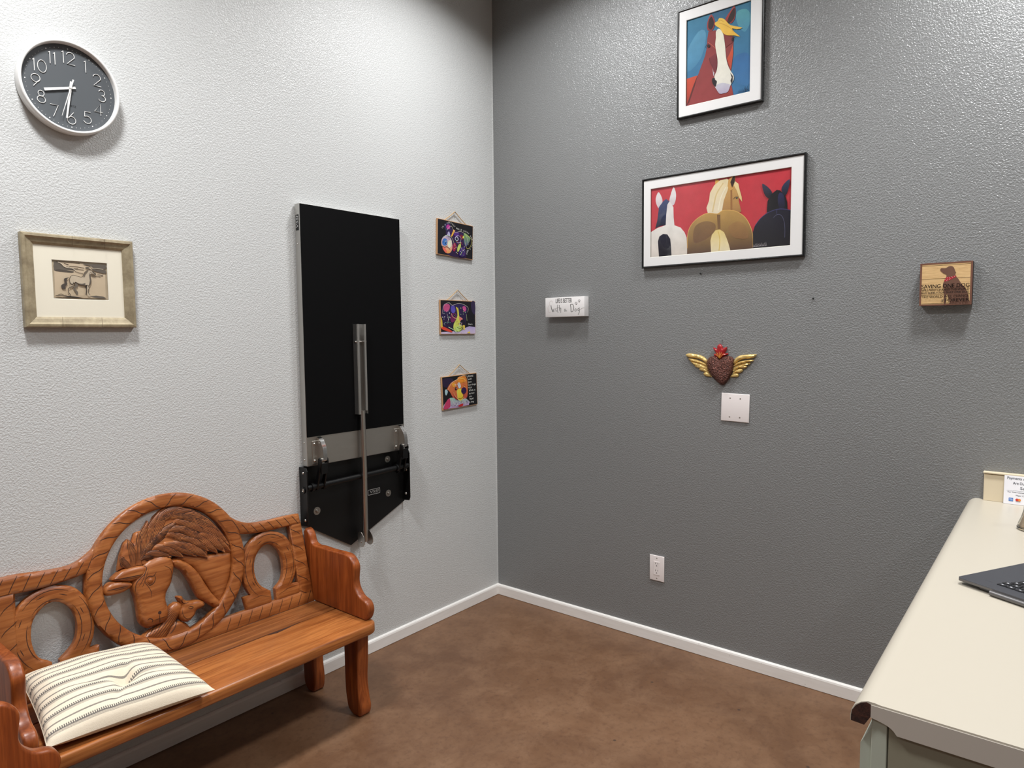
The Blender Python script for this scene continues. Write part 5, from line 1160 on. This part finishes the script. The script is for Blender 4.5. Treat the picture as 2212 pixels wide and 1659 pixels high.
# ---- wall plates
def plates():
    pts = np.array([on_right(*p, 0.004) for p in ((1558.7, 849), (1619.7, 853.5), (1617.6, 913), (1557.2, 907.3))]); c = pts.mean(0); ang = math.radians(-1.2)
    def fn(u, v, w): return RW(c[0]+u*math.cos(ang)-v*math.sin(ang), c[1]+u*math.sin(ang)+v*math.cos(ang), w)
    t = thing('blank_wall_plate', 'white square double-gang blank wall plate below the winged heart', 'wall plate', (0, -c[0], c[1]-.063))
    bm = bmesh.new(); prism(bm, [(-.0635, -.0627), (.0635, -.0627), (.0635, .0627), (-.0635, .0627)], 0.0003, 0.0062, fn, 0.0045, 3); bm_mesh('plate', bm, M['plate_plastic'], t, True, 40)
    for u in (-.023, .023):
        for v in (-.042, .042):
            bm = bmesh.new(); p = Vector(fn(u, v, .0062)); lathe(bm, [(.0033, -.0006), (.0033, .0004), (.002, .0009), (0, .001)], p, (-1, 0, 0), 10); sc = bm_mesh('screw', bm, M['zinc'], t)
    t = thing('power_outlet', 'white duplex power outlet low on the dark grey wall', 'outlet', (0, -1.0244, 0.3058))
    u0, v0 = 0.9859, 0.3058; uc, vc = u0+.0385, v0+.0627
    bm = bmesh.new(); prism(bm, [(u0, v0), (u0+.077, v0), (u0+.077, v0+.1254), (u0, v0+.1254)], 0.0003, 0.0065, RW, 0.005, 3); bm_mesh('plate', bm, M['plate_plastic'], t, True, 40)
    bm = bmesh.new(); prism(bm, [(uc-.0165, vc-.0335), (uc+.0165, vc-.0335), (uc+.0165, vc+.0335), (uc-.0165, vc+.0335)], 0.005, 0.0082, RW, 0.0008, 2); rc = bm_mesh('receptacle', bm, M['plate_plastic'], t)
    for s_ in (.019, -.016):
        for nm, a, b, c_, d_ in (('slot', -.0072, -.0052, .001, .009), ('slot', .0052, .0072, .002, .009), ('ground_slot', -.0024, .0024, -.009, -.0045)):
            box(nm, rect_fn(RW, uc+a, uc+b, vc+s_+c_, vc+s_+d_, .0078, .0084), M['dark_hole'], rc)
    for v in (-.050, .050):
        bm = bmesh.new(); lathe(bm, [(.003, -.0006), (.003, .0004), (0, .0008)], RW(uc, vc+v, .0065), (-1, 0, 0), 10); bm_mesh('screw', bm, M['zinc'], t)
    for px, py, lab in ((1757.5, 645, 'small bare nail in the dark wall right of the wide painting'), (1514, 591, 'tiny nail in the dark wall just under the wide painting')):
        a = on_right(px, py, 0); bm = bmesh.new(); lathe(bm, [(.0016, .0005), (.0016, .005), (.0042, .0055), (.0040, .0068), (0, .0075)], RW(a[0], a[1], 0), (-1, 0, 0), 10); bm_mesh('wall_nail', bm, M['dark_hole'], None, True, 40, tag=(lab, 'nail'))
plates()

# ================================================================== SERVICE COUNTER AND WHAT STANDS ON IT
def counter():
    CH = 0.900; XE = -1.757; YF = -2.272; YB = -2.93
    t = thing('counter_top', 'cream laminate counter top with rolled front edge at the right', 'counter', (XE/2, -2.6, 0.852))
    # rolled-edge slab, profile in (y, z)
    prof = [(YB, CH), (YF-0.045, CH), (YF-0.036, CH+0.0012), (YF-0.026, CH+0.0010), (YF-0.016, CH-0.0030), (YF-0.007, CH-0.0105), (YF-0.0015, CH-0.021), (YF, CH-0.030), (YF, CH-0.0400), (YF-0.022, CH-0.0400), (YF-0.030, CH-0.024), (YF-0.031, CH-0.021), (YB, CH-0.021)]
    n = len(prof); V = [(x, y, z) for x in (XE, -0.001) for y, z in prof]
    F = [(i, (i+1) % n, n+(i+1) % n, n+i) for i in range(n)]+[tuple(range(n-1, -1, -1)), tuple(range(n, 2*n))]
    mesh('laminate_slab', V, F, M['laminate'], t, True, 30)
    core = [(YF-0.0315, CH-0.0035), (YF-0.024, CH-0.0010), (YF-0.016, CH-0.0045), (YF-0.008, CH-0.0115), (YF-0.0025, CH-0.0215), (YF-0.0012, CH-0.0300), (YF-0.0012, CH-0.0395), (YF-0.0215, CH-0.0405), (YF-0.0300, CH-0.0250)]
    bm = bmesh.new(); prism(bm, core, XE-0.0012, XE+0.004, lambda a, b, c: (c, a, b)); bm_mesh('bare_nose_core', bm, M['chip'], t)
    cap = [(YF-0.0310, CH-0.003), (YB, CH-0.003), (YB, CH-0.041), (YF-0.0698, CH-0.0420)]+spline([(YF-0.0698, CH-0.0420), (YF-0.0640, CH-0.0350), (YF-0.0560, CH-0.0300), (YF-0.0460, CH-0.0270), (YF-0.0310, CH-0.0240)], 4, False)[1:]
    bm = bmesh.new(); prism(bm, cap, XE-0.0022, XE+0.0035, lambda a, b, c: (c, a, b)); bm_mesh('end_cap', bm, M['laminate_cap'], t)
    # splash against the dark wall
    t = thing('backsplash', 'low cream backsplash at the wall end of the counter', 'backsplash', (-0.012, -2.62, CH))
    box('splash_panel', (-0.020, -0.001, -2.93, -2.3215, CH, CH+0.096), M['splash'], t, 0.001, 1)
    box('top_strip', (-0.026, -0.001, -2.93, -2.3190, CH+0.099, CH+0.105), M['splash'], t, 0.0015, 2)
    # cabinet
    t = thing('base_cabinet', 'sage grey base cabinet under the counter end', 'cabinet', (-0.9, -2.6, 0))
    box('body', (XE+0.012, -0.02, -2.91, -2.318, 0.09, CH-0.022), M['cabinet'], t)
    box('plinth', (XE+0.07, -0.02, -2.88, -2.36, 0.0, 0.09), M['cabinet'], t)
    box('face_stile', (XE+0.005, -0.02, -2.3265, -2.3035, 0.09, CH-0.022), M['cabinet_door'], t, 0.001, 1)
    box('end_panel', (XE+0.006, XE+0.014, -2.91, -2.3285, 0.09, CH-0.022), M['cabinet'], t, 0.001, 1)
    for k, (a, b) in enumerate(((XE+0.012, -1.19), (-1.18, -0.61), (-0.60, -0.04))):
        bm = bmesh.new()
        V = [(x, y, z) for x in (a, b) for y, z in ((-2.3035, 0.11), (-2.286, 0.11), (-2.286, CH-0.080), (-2.3035, CH-0.046))]
        F = [(0, 1, 2, 3), (7, 6, 5, 4), (0, 4, 5, 1), (1, 5, 6, 2), (2, 6, 7, 3), (3, 7, 4, 0)]
        bm.free(); d = mesh('door', V, F, M['cabinet_door'], t)
    # payment card leaning on the splash
    t = thing('payment_card', 'white payment notice card leaning on the backsplash', 'sign', (-0.034, -2.452, CH))
    tl = 0.10
    def PC(u, v, w): return (-0.034+v*tl-w, -2.3815-u, CH+0.0008+v*math.sqrt(1-tl*tl))
    V = [PC(u, v, w) for w in (0, 0.002) for u, v in ((0, 0), (0.14, 0), (0.14, 0.1005), (0, 0.1005))]
    cd = mesh('card', V, [(3, 2, 1, 0), (4, 5, 6, 7), (0, 1, 5, 4), (1, 2, 6, 5), (2, 3, 7, 6), (3, 0, 4, 7)], mat('glossy_white_card', srgb(242, 241, 246), 0.3), t)
    w = 0.0023
    for s_, u, v, h, wd_ in (('Payments A', 0.0085, 0.0870, 0.0092, 0.052), ('Are Due', 0.0250, 0.0700, 0.0092, 0.037), ('Se', 0.0460, 0.0535, 0.0092, 0.013), ('For Your Convenience', 0.0115, 0.0405, 0.0046, 0.064), ('Major C', 0.0350, 0.0300, 0.0046, 0.022)):
        put_text('lettering', s_, PC, w, INK['navy'], cd, u, v, h, wd_, bold=0.00012)
    K = Print(PC, w); K.stroke([(0.008, 0.0480), (0.07, 0.0482), (0.132, 0.0482)], 0.0006, (120, 124, 136))
    K.poly([(0.0150, 0.0105), (0.0275, 0.0105), (0.0275, 0.0225), (0.0150, 0.0225)], (64, 110, 190)); K.poly([(0.0155, 0.0120), (0.0270, 0.0120), (0.0270, 0.0155), (0.0155, 0.0155)], (120, 160, 216)); K.stroke([(0.0165, 0.0180), (0.0262, 0.0180)], 0.0022, (206, 222, 244))
    K.ell((0.0385, 0.0172), 0.0046, 0.0046, (206, 60, 56)); K.ell((0.0448, 0.0172), 0.0046, 0.0046, (236, 150, 70)); K.ell((0.04165, 0.0172), 0.0017, 0.0034, (228, 98, 52)); K.stroke([(0.035, 0.0105), (0.048, 0.0105)], 0.0012, (120, 110, 110))
    K.build('card_logos', cd)
    # small glass jar, cut by the right edge of the photograph
    t = thing('glass_jar', 'small flared glass jar near the payment card at the right edge', 'jar', (-0.382, -2.4805, CH))
    bm = bmesh.new(); lathe(bm, [(0, 0.002), (0.040, 0.002), (0.0455, 0.004), (0.0465, 0.010), (0.043, 0.020), (0.036, 0.040), (0.031, 0.062), (0.029, 0.085), (0.030, 0.10), (0.0275, 0.10), (0.0265, 0.085), (0.0285, 0.062), (0.0335, 0.040), (0.040, 0.020), (0.0425, 0.011), (0.038, 0.007), (0, 0.007)], (-0.382, -2.4805, CH-0.0015), (0, 0, 1), 40)
    bm_mesh('glass', bm, M['jar'], t, True, 40)
    bm = bmesh.new(); lathe(bm, [(0, 0.0085), (0.036, 0.0085), (0.0395, 0.013), (0.037, 0.022), (0.031, 0.042), (0.0275, 0.060), (0, 0.060)], (-0.382, -2.4805, CH-0.001), (0, 0, 1), 40)
    bm_mesh('filling', bm, M['jar_fill'], t, True, 40)
    # folded-back laptop
    d1 = np.array((0.873, -0.488)); d2 = np.array((-0.488, -0.873)); c0 = np.array((-1.0400, -2.3465))
    t = thing('laptop', 'dark grey folded-over laptop with keyboard up on the counter', 'laptop', (float(c0[0]), float(c0[1]), CH))
    def LP(a, b, z): p = c0+a*d1+b*d2; return (p[0], p[1], z)
    def pad(nm, a0, a1, b0, b1, z0, z1, m, par, bev=0.0):
        bm = bmesh.new(); rc = min(0.008, (a1-a0)/2.2, (b1-b0)/2.2) if bev else 0
        pl = [(a0, b0), (a1, b0), (a1, b1), (a0, b1)]
        if rc:
            pl = [(a0+rc, b0), (a1-rc, b0), (a1, b0+rc), (a1, b1-rc), (a1-rc, b1), (a0+rc, b1), (a0, b1-rc), (a0, b0+rc)]
        prism(bm, pl, z0, z1, LP, bev, 2); return bm_mesh(nm, bm, m, par)
    pad('screen_lid', 0.012, 0.26, 0.040, 0.36, CH+0.0004, CH+0.0050, M['laptop_edge'], t, 0.001)
    base = pad('keyboard_base', 0.0, 0.262, 0.0, 0.37, CH+0.0085, CH+0.0165, M['laptop'], t, 0.0015)
    pad('side_edge', -0.0008, 0.001, 0.006, 0.364, CH+0.0098, CH+0.0150, M['laptop_edge'], base)
    for b0 in (0.084, 0.250):
        bm = bmesh.new(); tube(bm, [LP(-0.005, b0, CH+0.0068), LP(-0.005, b0+0.085, CH+0.0068)], 0.0062, 14); bm_mesh('hinge', bm, M['laptop_edge'], base, True, 50)
    pad('speaker_slot', 0.040, 0.0405, 0.042, 0.060, CH+0.0165, CH+0.0167, M['laptop_edge'], base)
    for r in range(5):
        for k in range(12):
            a0 = 0.035+r*0.019+0.002*0; b0 = 0.072+k*0.0195+(0.004*r if r > 1 else 0)
            ky = pad('key', a0, a0+(0.016 if r else 0.010), b0, b0+0.0165, CH+0.0160, CH+0.0182, M['key'], base)
            if k < 6: pad('key_legend', a0+0.006, a0+0.010, b0+0.006, b0+0.010, CH+0.0182, CH+0.01835, M['key_mark'], ky)
counter()
